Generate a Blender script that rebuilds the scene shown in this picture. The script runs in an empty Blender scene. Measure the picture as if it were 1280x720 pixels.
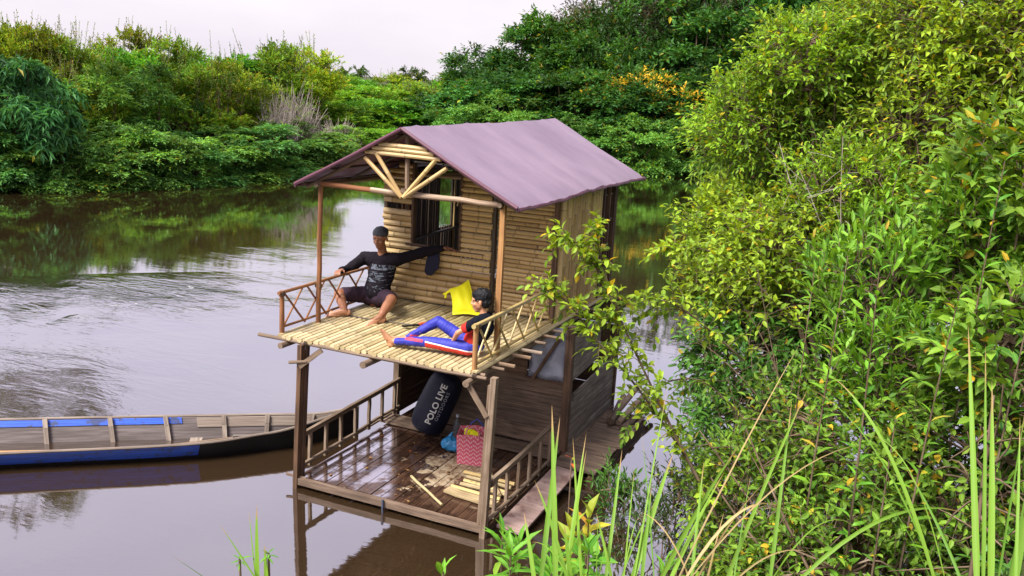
import bpy, bmesh, math, random
import numpy as np
from mathutils import Vector, Matrix, noise
scn = bpy.context.scene
COL = scn.collection
rng = np.random.default_rng(11)
random.seed(11)
R = math.radians

# ------------------------------------------------------------ node helpers
def new_mat(name):
    m = bpy.data.materials.new(name); m.use_nodes = True
    nt = m.node_tree; nt.nodes.clear()
    return m, nt
def nd(nt, typ, **kw):
    n = nt.nodes.new(typ)
    for k, v in kw.items():
        if k.startswith('i_'):
            key = k[2:]
            key = int(key) if key.isdigit() else key.replace('_', ' ')
            n.inputs[key].default_value = v
        else: setattr(n, k, v)
    return n
def ramp(nt, fac, stops, interp='LINEAR'):
    n = nt.nodes.new('ShaderNodeValToRGB'); cr = n.color_ramp; cr.interpolation = interp
    while len(cr.elements) < len(stops): cr.elements.new(.5)
    for e, (p, c) in zip(cr.elements, stops):
        e.position = p; e.color = (*c, 1) if len(c) == 3 else c
    nt.links.new(fac, n.inputs[0]); return n.outputs[0]
def mix(nt, fac, a, b, mode='MIX'):
    n = nt.nodes.new('ShaderNodeMix'); n.data_type = 'RGBA'; n.blend_type = mode
    for s, v in ((n.inputs[0], fac), (n.inputs[6], a), (n.inputs[7], b)):
        if isinstance(v, (int, float)): s.default_value = v
        elif isinstance(v, tuple): s.default_value = (*v, 1) if len(v) == 3 else v
        else: nt.links.new(v, s)
    return n.outputs[2]
def mth(nt, op, a, b=None, c=None, clamp=False):
    n = nt.nodes.new('ShaderNodeMath'); n.operation = op; n.use_clamp = clamp
    for i, v in enumerate((a, b, c)):
        if v is None: continue
        if isinstance(v, (int, float)): n.inputs[i].default_value = v
        else: nt.links.new(v, n.inputs[i])
    return n.outputs[0]
def noise_n(nt, vec, scale, detail=4, rough=.55):
    n = nd(nt, 'ShaderNodeTexNoise', i_Scale=scale, i_Detail=detail, i_Roughness=rough)
    if vec is not None: nt.links.new(vec, n.inputs['Vector'])
    return n.outputs[0]
def out(nt, sh):
    o = nt.nodes.new('ShaderNodeOutputMaterial'); nt.links.new(sh, o.inputs[0]); return o
def pbsdf(nt, col, rough=.6, spec=.5, bump=None, bstr=.3, bdist=.01, **kw):
    p = nt.nodes.new('ShaderNodeBsdfPrincipled')
    for k, v in (('Base Color', col), ('Roughness', rough), ('Specular IOR Level', spec)):
        if isinstance(v, (int, float)): p.inputs[k].default_value = v
        elif isinstance(v, tuple): p.inputs[k].default_value = (*v, 1)
        else: nt.links.new(v, p.inputs[k])
    for k, v in kw.items(): p.inputs[k.replace('_', ' ')].default_value = v
    if bump is not None:
        b = nd(nt, 'ShaderNodeBump', i_Strength=bstr, i_Distance=bdist)
        nt.links.new(bump, b.inputs['Height']); nt.links.new(b.outputs[0], p.inputs['Normal'])
    return p.outputs[0]
def attr(nt, name):
    return nd(nt, 'ShaderNodeAttribute', attribute_name=name)
def vmul(nt, v, s):
    n = nt.nodes.new('ShaderNodeVectorMath'); n.operation = 'MULTIPLY'
    nt.links.new(v, n.inputs[0]); n.inputs[1].default_value = s; return n.outputs[0]

# ------------------------------------------------------------ materials
def bamboo_mat(name, c1, c2, c3, dark=(.10, .07, .03)):
    m, nt = new_mat(name)
    a = attr(nt, 'cc'); sep = nt.nodes.new('ShaderNodeSeparateXYZ'); nt.links.new(a.outputs['Vector'], sep.inputs[0])
    base = ramp(nt, sep.outputs[2], [(0, c1), (.45, c2), (.8, c3), (1, c1)])
    g = noise_n(nt, vmul(nt, a.outputs['Vector'], (3, 30, 17)), 1.5, 5)
    base = mix(nt, mth(nt, 'MULTIPLY', g, .55), base, tuple(x*.45 for x in c2))
    sp = noise_n(nt, vmul(nt, a.outputs['Vector'], (14, 10, 31)), 1.3, 3, .7)
    base = mix(nt, ramp(nt, sp, [(.60, (0, 0, 0)), (.72, (.75, .75, .75))]), base, dark)
    tc = nt.nodes.new('ShaderNodeTexCoord'); st = noise_n(nt, tc.outputs['Object'], 2.3, 5, .65)
    base = mix(nt, ramp(nt, st, [(.48, (0, 0, 0)), (.70, (.38,)*3)]), base, tuple(x*.52+.02 for x in c2))
    fr = mth(nt, 'FRACT', mth(nt, 'ADD', mth(nt, 'MULTIPLY', sep.outputs[0], 2.7), mth(nt, 'MULTIPLY', sep.outputs[2], 9.7)))
    ring = mth(nt, 'LESS_THAN', fr, .045)
    base = mix(nt, mth(nt, 'MULTIPLY', ring, .45), base, dark)
    out(nt, pbsdf(nt, base, .42, .4, bump=g, bstr=.3, bdist=.004)); return m
def wood_mat(name, c1, c2, dark, rough=.75, blotch=None, spec=.3, gs=1.0):
    m, nt = new_mat(name)
    a = attr(nt, 'cc'); sep = nt.nodes.new('ShaderNodeSeparateXYZ'); nt.links.new(a.outputs['Vector'], sep.inputs[0])
    g = noise_n(nt, vmul(nt, a.outputs['Vector'], (2.2*gs, 38*gs, 23)), 1.2, 6, .65)
    big = noise_n(nt, vmul(nt, a.outputs['Vector'], (2.5, 2.5, 37)), 1.2, 3)
    base = mix(nt, sep.outputs[2], c1, c2)
    base = mix(nt, ramp(nt, g, [(.35, (1, 1, 1)), (.62, (0, 0, 0))]), base, dark)
    base = mix(nt, ramp(nt, big, [(.42, (0, 0, 0)), (.68, (.65, .65, .65))]), base, dark)
    if blotch:
        tc = nt.nodes.new('ShaderNodeTexCoord')
        bb = noise_n(nt, tc.outputs['Object'], 7, 5, .7)
        base = mix(nt, ramp(nt, bb, [(.55, (0, 0, 0)), (.6, (.8, .8, .8))]), base, blotch)
    out(nt, pbsdf(nt, base, rough, spec, bump=g, bstr=.6, bdist=.004)); return m
def plain_mat(name, c, rough=.6, spec=.4, var=.35, scale=9, bstr=.15, **kw):
    m, nt = new_mat(name)
    tc = nt.nodes.new('ShaderNodeTexCoord')
    n = noise_n(nt, tc.outputs['Object'], scale, 5, .6)
    base = mix(nt, mth(nt, 'MULTIPLY', n, var), c, tuple(x*.35 for x in c))
    out(nt, pbsdf(nt, base, rough, spec, bump=n, bstr=bstr, bdist=.01, **kw)); return m

def leaf_mat(name, A, B, C=(.28, .24, .02), yf=.93, trans=.35, rough=.42, vein=.0, gvar=.55, blade=False):
    """A dark leaf colour, B light leaf colour, C colour of old leaves; 'lc' holds leaf, clump, across, along."""
    m, nt = new_mat(name)
    a = attr(nt, 'lc'); sep = nt.nodes.new('ShaderNodeSeparateColor'); nt.links.new(a.outputs['Color'], sep.inputs[0])
    base = ramp(nt, sep.outputs[0], [(0, A), (.72, B), (yf, B), (min(.999, yf+.015), C)])
    k = nt.nodes.new('ShaderNodeMapRange'); nt.links.new(sep.outputs[1], k.inputs[0])
    k.inputs[3].default_value = 1-gvar; k.inputs[4].default_value = 1+gvar
    kc = nt.nodes.new('ShaderNodeCombineColor'); nt.links.new(k.outputs[0], kc.inputs[0]); nt.links.new(k.outputs[0], kc.inputs[1])
    kb = mth(nt, 'MULTIPLY', k.outputs[0], .8); nt.links.new(kb, kc.inputs[2])
    base = mix(nt, 1.0, base, kc.outputs[0], 'MULTIPLY')
    oi = nt.nodes.new('ShaderNodeObjectInfo')
    base = mix(nt, 1.0, base, oi.outputs['Color'], 'MULTIPLY')
    if vein: base = mix(nt, mth(nt, 'MULTIPLY', mth(nt, 'LESS_THAN', sep.outputs[2], .12), vein), base, (.25, .35, .08))
    if blade:
        fine_ = noise_n(nt, vmul(nt, a.outputs['Vector'], (9, 7, 13)), 6, 3)
        base = mix(nt, mth(nt, 'MULTIPLY', fine_, .5), base, (.20, .32, .06))
        base = mix(nt, ramp(nt, mth(nt, 'ADD', a.outputs['Alpha'], mth(nt, 'MULTIPLY', fine_, .3)), [(.98, (0, 0, 0)), (1.1, (1, 1, 1))]), base, (.36, .24, .10))
    p = pbsdf(nt, base, rough+.08, .2)
    t = nt.nodes.new('ShaderNodeBsdfTranslucent')
    tcol = mix(nt, 1.0, base, (1.5, 1.25, .5), 'MULTIPLY'); nt.links.new(tcol, t.inputs[0])
    mx = nt.nodes.new('ShaderNodeMixShader'); mx.inputs[0].default_value = trans
    nt.links.new(p, mx.inputs[1]); nt.links.new(t.outputs[0], mx.inputs[2])
    out(nt, mx.outputs[0]); return m

M = {}
M['bamboo'] = bamboo_mat('bamboo_pole', (.42, .32, .13), (.62, .46, .20), (.52, .35, .13))
M['bamboo_floor'] = bamboo_mat('bamboo_floor_slat', (.56, .45, .25), (.64, .53, .31), (.40, .31, .15))
M['bamboo_wall'] = bamboo_mat('bamboo_wall_slat', (.60, .41, .17), (.72, .52, .25), (.38, .23, .09))
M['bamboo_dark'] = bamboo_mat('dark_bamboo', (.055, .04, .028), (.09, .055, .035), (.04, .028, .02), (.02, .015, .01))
M['bamboo_red'] = wood_mat('peeled_pole', (.30, .12, .05), (.36, .17, .07), (.12, .05, .025))
M['tan_pole'] = wood_mat('tan_pole', (.45, .24, .09), (.5, .28, .11), (.25, .12, .05))
M['birch'] = wood_mat('pale_bark', (.50, .42, .34), (.42, .31, .22), (.20, .12, .07), gs=.35)
M['log'] = wood_mat('round_log', (.30, .22, .16), (.22, .15, .10), (.09, .06, .04), gs=.5)
M['plank'] = wood_mat('weathered_plank', (.30, .205, .145), (.21, .145, .105), (.07, .047, .035))
M['plank_dark'] = wood_mat('brown_plank', (.21, .12, .075), (.15, .088, .056), (.055, .032, .021))
M['plank_grey'] = wood_mat('grey_plank', (.42, .37, .35), (.31, .27, .25), (.12, .10, .09))
M['post'] = wood_mat('grey_post', (.30, .225, .17), (.24, .17, .12), (.10, .065, .04))
M['post_brown'] = wood_mat('brown_post', (.16, .085, .045), (.12, .065, .035), (.05, .028, .018))
M['cut'] = wood_mat('cut_wood', (.55, .38, .2), (.5, .33, .16), (.3, .18, .08))
M['leaf_litter'] = wood_mat('dry_bamboo', (.55, .45, .26), (.42, .32, .17), (.2, .13, .07))

# ------------------------------------------------------------ object helpers
def tag(o, label=None, cat=None, group=None, kind=None):
    if label: o['label'] = label
    if cat: o['category'] = cat
    if group: o['group'] = group
    if kind: o['kind'] = kind
    return o
def empty(name, loc=(0, 0, 0), rz=0, label=None, cat=None, group=None):
    o = bpy.data.objects.new(name, None); COL.objects.link(o)
    o.location = loc; o.rotation_euler = (0, 0, rz); o.empty_display_size = .1
    return tag(o, label, cat, group)
def V3(*a): return Vector(a)

class MB:
    """collects shapes; build() links them as one mesh. 'cc' holds along, around, random per vertex."""
    def __init__(s): s.v = []; s.f = []; s.c = []
    def _add(s, vs, fs, cs):
        b = len(s.v); s.v += [tuple(x) for x in vs]; s.f += [tuple(i+b for i in f) for f in fs]; s.c += cs
    def beam(s, p, q, w, h, up=(0, 0, 1), taper=1.0, rnd=None, warp=0):
        p, q = Vector(p), Vector(q); d = q-p; L = d.length; d.normalize(); up = Vector(up)
        sx = d.cross(up)
        if sx.length < 1e-4: sx = d.cross(Vector((0, 1, 0)))
        sx.normalize(); uz = sx.cross(d); r = random.random() if rnd is None else rnd
        n = 4 if warp else 1
        vs = []; cs = []
        for i in range(n+1):
            t = i/n; k = 1+(taper-1)*t
            c = p+d*(L*t)
            if warp: c += uz*random.uniform(-warp, warp)+sx*random.uniform(-warp, warp)
            for a, b in ((-1, -1), (1, -1), (1, 1), (-1, 1)):
                j = 1+random.uniform(-.06, .06) if warp else 1
                vs.append(c+sx*(a*w/2*k*j)+uz*(b*h/2*k)); cs.append((L*t+r*7, (a*w/2+b*h/2), r))
        fs = [(3, 2, 1, 0), tuple(4*n+i for i in (0, 1, 2, 3))]
        for i in range(n):
            for j in range(4):
                fs.append((4*i+j, 4*i+(j+1) % 4, 4*i+4+(j+1) % 4, 4*i+4+j))
        s._add(vs, fs, cs); return s
    def tube(s, pts, rads, n=8, caps=True, rnd=None, wob=0):
        pts = [Vector(p) for p in pts]; N = len(pts)
        if not hasattr(rads, '__len__'): rads = [rads]*N
        r0 = random.random() if rnd is None else rnd
        vs = []; cs = []; L = 0; prev = None
        for i, p in enumerate(pts):
            d = (pts[min(i+1, N-1)]-pts[max(i-1, 0)]).normalized()
            if prev is None:
                a = d.cross(Vector((0, 0, 1)))
                if a.length < .05: a = d.cross(Vector((1, 0, 0)))
            else: a = prev-d*prev.dot(d)
            a.normalize(); prev = a; b = d.cross(a)
            if i: L += (p-pts[i-1]).length
            for k in range(n):
                t = 2*math.pi*k/n; rr = rads[i]*(1+random.uniform(-wob, wob))
                vs.append(p+a*(rr*math.cos(t))+b*(rr*math.sin(t))); cs.append((L+r0*7, k/n*.2+r0, r0))
        fs = [(i*n+k, i*n+(k+1) % n, (i+1)*n+(k+1) % n, (i+1)*n+k) for i in range(N-1) for k in range(n)]
        if caps: fs += [tuple(range(n-1, -1, -1)), tuple((N-1)*n+k for k in range(n))]
        s._add(vs, fs, cs); return s
    def pole(s, p, q, r, n=8, bend=.0, seg=3, taper=.92, wob=.03, rnd=None):
        p, q = Vector(p), Vector(q); L = (q-p).length
        off = [Vector((0, 0, 0))]+[Vector([random.uniform(-1, 1)*bend*L for _ in range(3)]) for _ in range(seg-1)]+[Vector((0, 0, 0))]
        pts = [p.lerp(q, i/seg)+off[i] for i in range(seg+1)]
        return s.tube(pts, [r*(1+(taper-1)*i/seg)*(1+random.uniform(-wob, wob)) for i in range(seg+1)], n, rnd=rnd)
    def culm(s, p, q, r, n=8, node=.25, rnd=None, bend=.0):
        """bamboo culm with raised nodes"""
        p, q = Vector(p), Vector(q); L = (q-p).length; r0 = random.random() if rnd is None else rnd
        ts = [0.]; ph = (1-((r0*9.7) % 1))/2.7
        x = ph
        while x < L-.01:
            for dx, in ((-.006,), (0.,), (.006,)):
                if 0 < x+dx < L: ts.append(x+dx)
            x += 1/2.7
        ts.append(L); pts = []; rr = []
        up = Vector([random.uniform(-1, 1) for _ in range(3)])*bend
        for t in ts:
            pts.append(p.lerp(q, t/L)+up*math.sin(math.pi*t/L)*L)
            k = abs(((t-ph)*2.7+.5) % 1-.5)/2.7
            rr.append(r*(1.09 if k < .003 and 0 < t < L else 1.0))
        s._add_tube_raw(pts, rr, n, r0); return s
    def _add_tube_raw(s, pts, rr, n, r0):
        b = len(s.c); s.tube(pts, rr, n, rnd=r0)
        for i in range(b, len(s.c)):
            a, c, d = s.c[i]; s.c[i] = (a-r0*7, c, d)
    def poly(s, pts, thick, rnd=None, axis=None):
        """flat outline with thickness along its normal"""
        pts = [Vector(p) for p in pts]; n = len(pts); r = random.random() if rnd is None else rnd
        nn = (pts[1]-pts[0]).cross(pts[2]-pts[0]).normalized()*thick
        e = (pts[1]-pts[0]).normalized(); e2 = nn.normalized().cross(e)
        vs = pts+[p+nn for p in pts]
        cs = [((p-pts[0]).dot(e)+r*7, (p-pts[0]).dot(e2), r) for p in vs]
        fs = [tuple(range(n-1, -1, -1)), tuple(range(n, 2*n))]+[(i, (i+1) % n, n+(i+1) % n, n+i) for i in range(n)]
        s._add(vs, fs, cs); return s
    def build(s, name, mat, parent=None, smooth=40, loc=None):
        me = bpy.data.meshes.new(name); me.from_pydata(s.v, [], s.f)
        a = me.attributes.new('cc', 'FLOAT_VECTOR', 'POINT'); a.data.foreach_set('vector', np.array(s.c, dtype=np.float32).ravel())
        bm = bmesh.new(); bm.from_mesh(me); bmesh.ops.recalc_face_normals(bm, faces=bm.faces); bm.to_mesh(me); bm.free()
        if smooth:
            me.shade_smooth(); me.set_sharp_from_angle(angle=R(smooth))
        for mm in (mat if isinstance(mat, (list, tuple)) else [mat]): me.materials.append(mm)
        o = bpy.data.objects.new(name, me); COL.objects.link(o)
        if parent is not None: o.parent = parent
        if loc is not None: o.location = loc
        return o

# ------------------------------------------------------------ foliage
def unit(a): return a/np.maximum(np.linalg.norm(a, axis=-1, keepdims=True), 1e-9)
def leaf_tpl(kind):
    if kind == 'far':
        v = [(0, 0, 0), (.45, .5, .07), (1, 0, -.12), (.45, -.5, .07)]; f = [(0, 2, 1), (0, 3, 2)]
    elif kind == 'lance':
        v = [(0, 0, 0), (.3, .42, .05), (.3, 0, 0), (.3, -.42, .05), (.65, .40, -.03), (.65, 0, -.07), (.65, -.40, -.03), (1, 0, -.22)]
    elif kind == 'ovate':
        v = [(0, 0, 0), (.25, .44, .09), (.25, 0, .02), (.25, -.44, .09), (.62, .46, .03), (.62, 0, -.05), (.62, -.46, .03), (1, 0, -.18)]
    if kind != 'far':
        f = [(0, 2, 1), (0, 3, 2), (1, 2, 5, 4), (2, 3, 6, 5), (4, 5, 7), (5, 6, 7)]
    v = np.array(v, float)
    lc = np.stack([np.abs(v[:, 1])*2, v[:, 0]], 1)
    return v, f, lc
TPL = {k: leaf_tpl(k) for k in ('far', 'lance', 'ovate')}
class Fol:
    def __init__(s): s.v = []; s.fl = []; s.c = []; s.n = 0
    def leaves(s, kind, pos, dr, nm, size, wr, t1, t2):
        tv, tf, tl = TPL[kind]; N = len(pos)
        X = unit(dr); Y = unit(np.cross(nm, X)); Z = np.cross(X, Y)
        sz = np.asarray(size).reshape(-1, 1, 1)
        loc = tv[None]*np.ones((N, 1, 1)); loc = loc*np.array([1, 1, 1])[None, None]
        wr = np.broadcast_to(np.asarray(wr, float), (N,)).reshape(-1, 1)
        P = pos[:, None]+sz*(loc[:, :, 0:1]*X[:, None]+(loc[:, :, 1]*wr)[..., None]*Y[:, None]+loc[:, :, 2:3]*Z[:, None])
        k = len(tv)
        s.v.append(P.reshape(-1, 3))
        c = np.ones((N, k, 4)); c[:, :, 0] = np.asarray(t1).reshape(-1, 1); c[:, :, 1] = np.asarray(t2).reshape(-1, 1)
        c[:, :, 2] = tl[:, 0]; c[:, :, 3] = tl[:, 1]; s.c.append(c.reshape(-1, 4))
        base = s.n+np.arange(N)*k
        for f in tf: s.fl.append(base[:, None]+np.array(f)[None])
        s.n += N*k
    def tubes(s, P, rad, sides=4, t2=.5):
        """P (n,k,3) paths, rad (n,k)"""
        n, k, _ = P.shape
        D = np.gradient(P, axis=1) if k > 1 else P
        D = unit(D); ref = np.where(np.abs(D[..., 2:3]) > .9, np.array([1., 0, 0]), np.array([0, 0, 1.]))
        A = unit(np.cross(D, ref)); B = np.cross(D, A)
        an = np.arange(sides)*2*np.pi/sides
        V = P[:, :, None]+rad[:, :, None, None]*(np.cos(an)[None, None, :, None]*A[:, :, None]+np.sin(an)[None, None, :, None]*B[:, :, None])
        s.v.append(V.reshape(-1, 3)); c = np.ones((n*k*sides, 4))*.5; c[:, 1] = t2; s.c.append(c)
        idx = s.n+np.arange(n*k*sides).reshape(n, k, sides)
        for j in range(sides):
            q = np.stack([idx[:, :-1, j], idx[:, :-1, (j+1) % sides], idx[:, 1:, (j+1) % sides], idx[:, 1:, j]], -1)
            s.fl.append(q.reshape(-1, 4))
        s.n += n*k*sides
    def build(s, name, mat, parent=None, smooth=False, link=True):
        me = bpy.data.meshes.new(name)
        if not s.v: s.v = [np.zeros((0, 3))]
        v = np.concatenate(s.v).astype(np.float32)
        loops = np.concatenate([f.ravel() for f in s.fl]).astype(np.int32)
        sizes = np.concatenate([np.full(len(f), f.shape[1]) for f in s.fl])
        starts = np.concatenate([[0], np.cumsum(sizes)[:-1]]).astype(np.int32)
        me.vertices.add(len(v)); me.vertices.foreach_set('co', v.ravel())
        me.loops.add(len(loops)); me.loops.foreach_set('vertex_index', loops)
        me.polygons.add(len(starts)); me.polygons.foreach_set('loop_start', starts)
        me.update(calc_edges=True)
        a = me.attributes.new('lc', 'FLOAT_COLOR', 'POINT'); a.data.foreach_set('color', np.concatenate(s.c).astype(np.float32).ravel())
        me.polygons.foreach_set('use_smooth', np.full(len(starts), smooth))
        me.materials.append(mat)
        if not link: return me
        o = bpy.data.objects.new(name, me); COL.objects.link(o)
        if parent is not None: o.parent = parent
        return o
UP = np.array([0, 0, 1.])
def sprigs(F, S, D, L, m, ll, lw, kind='far', droop=.3, out_=.6, t2=None, lift=0., T=None, trad=.0025, sides=3, tv=.5, plane=False, tip=True):
    """S starts (n,3), D directions, L lengths (n,); m leaves each side-alternating"""
    n = len(S); D = unit(D); L = np.asarray(L).reshape(-1, 1)
    side = unit(np.cross(D, UP)+rng.normal(0, .15, (n, 3)))
    if t2 is None: t2 = rng.random(n)
    tt = (np.arange(m)+.7)/m
    def path(t):
        t = np.asarray(t)
        P = S[:, None]+D[:, None]*(L*t[None])[..., None]
        P[..., 2] -= (L*(t[None]**2))*droop
        return P
    P = path(tt)
    dd = D[:, None]*np.ones((1, m, 1)); dd[..., 2] -= 2*droop*tt[None]
    dd = unit(dd)
    sg = np.where(np.arange(m) % 2 == 0, 1., -1.)[None, :, None]
    if plane: sv = side[:, None]*sg
    else:
        ph = (np.arange(m)*2.4)[None, :]+rng.random((n, 1))*6.28
        up2 = np.cross(side, D)
        sv = side[:, None]*np.cos(ph)[..., None]+up2[:, None]*np.sin(ph)[..., None]*.7
    ld = dd*(1-out_)+sv*out_+rng.normal(0, .18, (n, m, 3)); ld[..., 2] += lift
    if tip: ld[:, -1] = dd[:, -1]+rng.normal(0, .1, (n, 3))
    nm = UP[None, None]+rng.normal(0, .38, (n, m, 3))
    size = ll*(1.05-.45*np.abs(tt-.45))[None]*rng.uniform(.7, 1.2, (n, m))
    t1 = np.clip(rng.random((n, m)), 0, 1)
    F.leaves(kind, P.reshape(-1, 3), ld.reshape(-1, 3), nm.reshape(-1, 3), size.ravel(), lw, t1.ravel(), np.repeat(t2, m))
    if T is not None:
        ts = np.linspace(0, 1, 4); Q = path(ts); rad = trad*(1-.6*ts)[None]*np.ones((n, 1))
        T.tubes(Q, rad, sides, tv)
def sph(n, zmin=-1.):
    z = rng.uniform(zmin, 1, n); a = rng.random(n)*2*np.pi; r = np.sqrt(1-z*z)
    return np.stack([r*np.cos(a), r*np.sin(a), z], 1)
def bez(a, b, c, k=5):
    t = np.linspace(0, 1, k)[None, :, None]
    return (1-t)**2*a[:, None]+2*t*(1-t)*b[:, None]+t*t*c[:, None]
# ------------------------------------------------------------ world, sun, camera
world = bpy.data.worlds.new('World'); scn.world = world; world.use_nodes = True
nt = world.node_tree; nt.nodes.clear()
SUN_EL, SUN_AZ = R(52), R(-150)   # azimuth of the direction the light comes from, measured from +Y clockwise
sky = nd(nt, 'ShaderNodeTexSky', sky_type='NISHITA', sun_disc=False)
sky.sun_elevation = SUN_EL; sky.sun_rotation = SUN_AZ; sky.air_density = 1.0; sky.dust_density = 3.0
hs = nd(nt, 'ShaderNodeHueSaturation'); hs.inputs['Saturation'].default_value = .10
nt.links.new(sky.outputs[0], hs.inputs['Color'])
geo = nt.nodes.new('ShaderNodeTexCoord')
sepw = nt.nodes.new('ShaderNodeSeparateXYZ'); nt.links.new(geo.outputs['Generated'], sepw.inputs[0])
cl = noise_n(nt, vmul(nt, geo.outputs['Generated'], (2.2, 2.2, 6.5)), 1.6, 5, .5)
tint = ramp(nt, sepw.outputs[2], [(0, (.68, .67, .69)), (.12, (.70, .69, .695)), (.30, (.74, .74, .84)), (.6, (.76, .75, .82)), (1, (.76, .75, .80))])
c1 = mix(nt, 1.0, hs.outputs[0], tint, 'MULTIPLY')
c2 = mix(nt, 1.0, c1, ramp(nt, cl, [(.3, (.86, .86, .92)), (.65, (1.12, 1.10, 1.06))]), 'MULTIPLY')
lp = mix(nt, 1.0, c2, ramp(nt, sepw.outputs[2], [(0, (.80, .80, .80)), (.25, (.95,)*3), (.7, (1.6,)*3)]), 'MULTIPLY')
bg = nd(nt, 'ShaderNodeBackground', i_Strength=.15); nt.links.new(mix(nt, .8, lp, mix(nt, 1.0, (5.9, 5.6, 5.95), mix(nt,1.0, tint, ramp(nt, cl, [(.3, (.90, .90, .94)), (.65, (1.06, 1.05, 1.03))]),'MULTIPLY'), 'MULTIPLY')), bg.inputs[0])
wo = nt.nodes.new('ShaderNodeOutputWorld'); nt.links.new(bg.outputs[0], wo.inputs[0])
sd = bpy.data.lights.new('sun', 'SUN'); sd.energy = 4.6; sd.angle = R(24); sd.color = (1, .95, .86)
so = bpy.data.objects.new('sun', sd); COL.objects.link(so)
sv_ = Vector((math.sin(SUN_AZ)*math.cos(SUN_EL), math.cos(SUN_AZ)*math.cos(SUN_EL), math.sin(SUN_EL)))
so.rotation_euler = sv_.to_track_quat('Z', 'Y').to_euler(); so.location = (0, 0, 40)
cd = bpy.data.cameras.new('camera'); co = bpy.data.objects.new('camera', cd); COL.objects.link(co)
cd.sensor_width = 36; cd.lens = 36*1143.6/1280; cd.clip_start = .1; cd.clip_end = 3000
yaw, pit, rol = R(23.366), R(-12.709), R(3.038)
fw = Vector((-math.sin(yaw)*math.cos(pit), math.cos(yaw)*math.cos(pit), math.sin(pit)))
r0 = Vector((math.cos(yaw), math.sin(yaw), 0)); u0 = r0.cross(fw)
rt = r0*math.cos(rol)+u0*math.sin(rol); upv = u0*math.cos(rol)-r0*math.sin(rol)
mw = Matrix((rt, upv, -fw)).transposed().to_4x4(); mw.translation = Vector((4.92375, -6.534, 3.81625))
co.matrix_world = mw; scn.camera = co
scn.view_settings.view_transform = 'Standard'; scn.view_settings.look = 'None'
scn.view_settings.exposure = 0.88; scn.view_settings.gamma = 1; scn.view_settings.use_curve_mapping = False
scn.cycles.max_bounces = 8; scn.cycles.diffuse_bounces = 3; scn.cycles.glossy_bounces = 4
scn.cycles.transmission_bounces = 4; scn.cycles.transparent_max_bounces = 6
scn.cycles.caustics_reflective = False; scn.cycles.caustics_refractive = False
try: scn.cycles.use_denoising = True
except Exception: pass

# ------------------------------------------------------------ terrain
NEAR_SHORE = ([-300, -60, -8, 0, 2.5, 3.6, 4.3, 5.2, 6.2, 8, 12, 20, 60, 300], [-60, -14, -6.2, -4.3, -2.9, -2.0, -.8, .9, 3.2, 11, 36, 60, 90, 200])
FAR_SHORE = ([-300, -80, -40, -24, -20.6, -19.2, -18.4, -18.0, -17.4, -16.6, -14, -10, -5, 2, 10, 30, 80, 300], [-60, -30, -8, 6, 10.6, 12.4, 15.2, 19, 24, 30, 33.5, 35.0, 36.5, 38, 44, 70, 110, 260])
def sst(t): t = np.clip(t, 0, 1); return t*t*(3-2*t)
def height(x, y):
    ns = np.interp(x, *NEAR_SHORE)-y
    fs = y-np.interp(x, *FAR_SHORE)
    hn = -1.0+1.15*sst((ns+.8)/1.6)+1.45*sst((ns-.6)/3.6)+.35*sst((ns-4)/12)
    hf = -1.0+1.25*sst((fs+.3)/.9)+.35*sst((fs-3)/20)
    return np.maximum(hn, hf)
def axis(a, b, lo, hi, step, far):
    c = np.arange(lo, hi+step, step)
    l = lo-np.geomspace(step, lo-a, far)[::-1]; r = hi+np.geomspace(step, b-hi, far)
    return np.concatenate([l, c, r])
gx = axis(-900, 900, -24, 14, .4, 26); gy = axis(-600, 900, -12, 44, .4, 26)
X, Y = np.meshgrid(gx, gy); Z = height(X, Y)
nz = np.array([noise.noise((a*.7, b*.7, 0))*.12+noise.noise((a*2.3, b*2.3, 4))*.05 for a, b in zip(X.ravel(), Y.ravel())]).reshape(X.shape)
Z = Z+nz*np.clip((Z+1.0)*1.2, .2, 1)
me = bpy.data.meshes.new('ground'); nx, ny = len(gx), len(gy)
idx = np.arange(nx*ny).reshape(ny, nx)
fc = np.stack([idx[:-1, :-1], idx[:-1, 1:], idx[1:, 1:], idx[1:, :-1]], -1).reshape(-1, 4)
me.vertices.add(nx*ny); me.vertices.foreach_set('co', np.stack([X, Y, Z], -1).astype(np.float32).ravel())
me.loops.add(fc.size); me.loops.foreach_set('vertex_index', fc.ravel().astype(np.int32))
me.polygons.add(len(fc)); me.polygons.foreach_set('loop_start', (np.arange(len(fc))*4).astype(np.int32))
me.update(calc_edges=True); me.polygons.foreach_set('use_smooth', np.ones(len(fc), bool))
m, nt = new_mat('earth')
tc = nt.nodes.new('ShaderNodeTexCoord')
n1 = noise_n(nt, tc.outputs['Object'], .9, 6, .65); n2 = noise_n(nt, tc.outputs['Object'], 7, 5, .6)
ec = ramp(nt, n1, [(.3, (.09, .055, .03)), (.5, (.24, .10, .055)), (.68, (.30, .13, .08))])
sz_ = nt.nodes.new('ShaderNodeSeparateXYZ'); nt.links.new(tc.outputs['Object'], sz_.inputs[0])
ec = mix(nt, ramp(nt, mth(nt, 'ADD', sz_.outputs[2], mth(nt, 'MULTIPLY', n2, .2)), [(.28, (0, 0, 0)), (.42, (1, 1, 1))]), ec, mix(nt, n2, (.025, .04, .010), (.06, .065, .02)))
out(nt, pbsdf(nt, ec, .85, .2, bump=n2, bstr=.6, bdist=.06)); me.materials.append(m)
g = bpy.data.objects.new('ground', me); COL.objects.link(g); tag(g, kind='structure')

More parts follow.
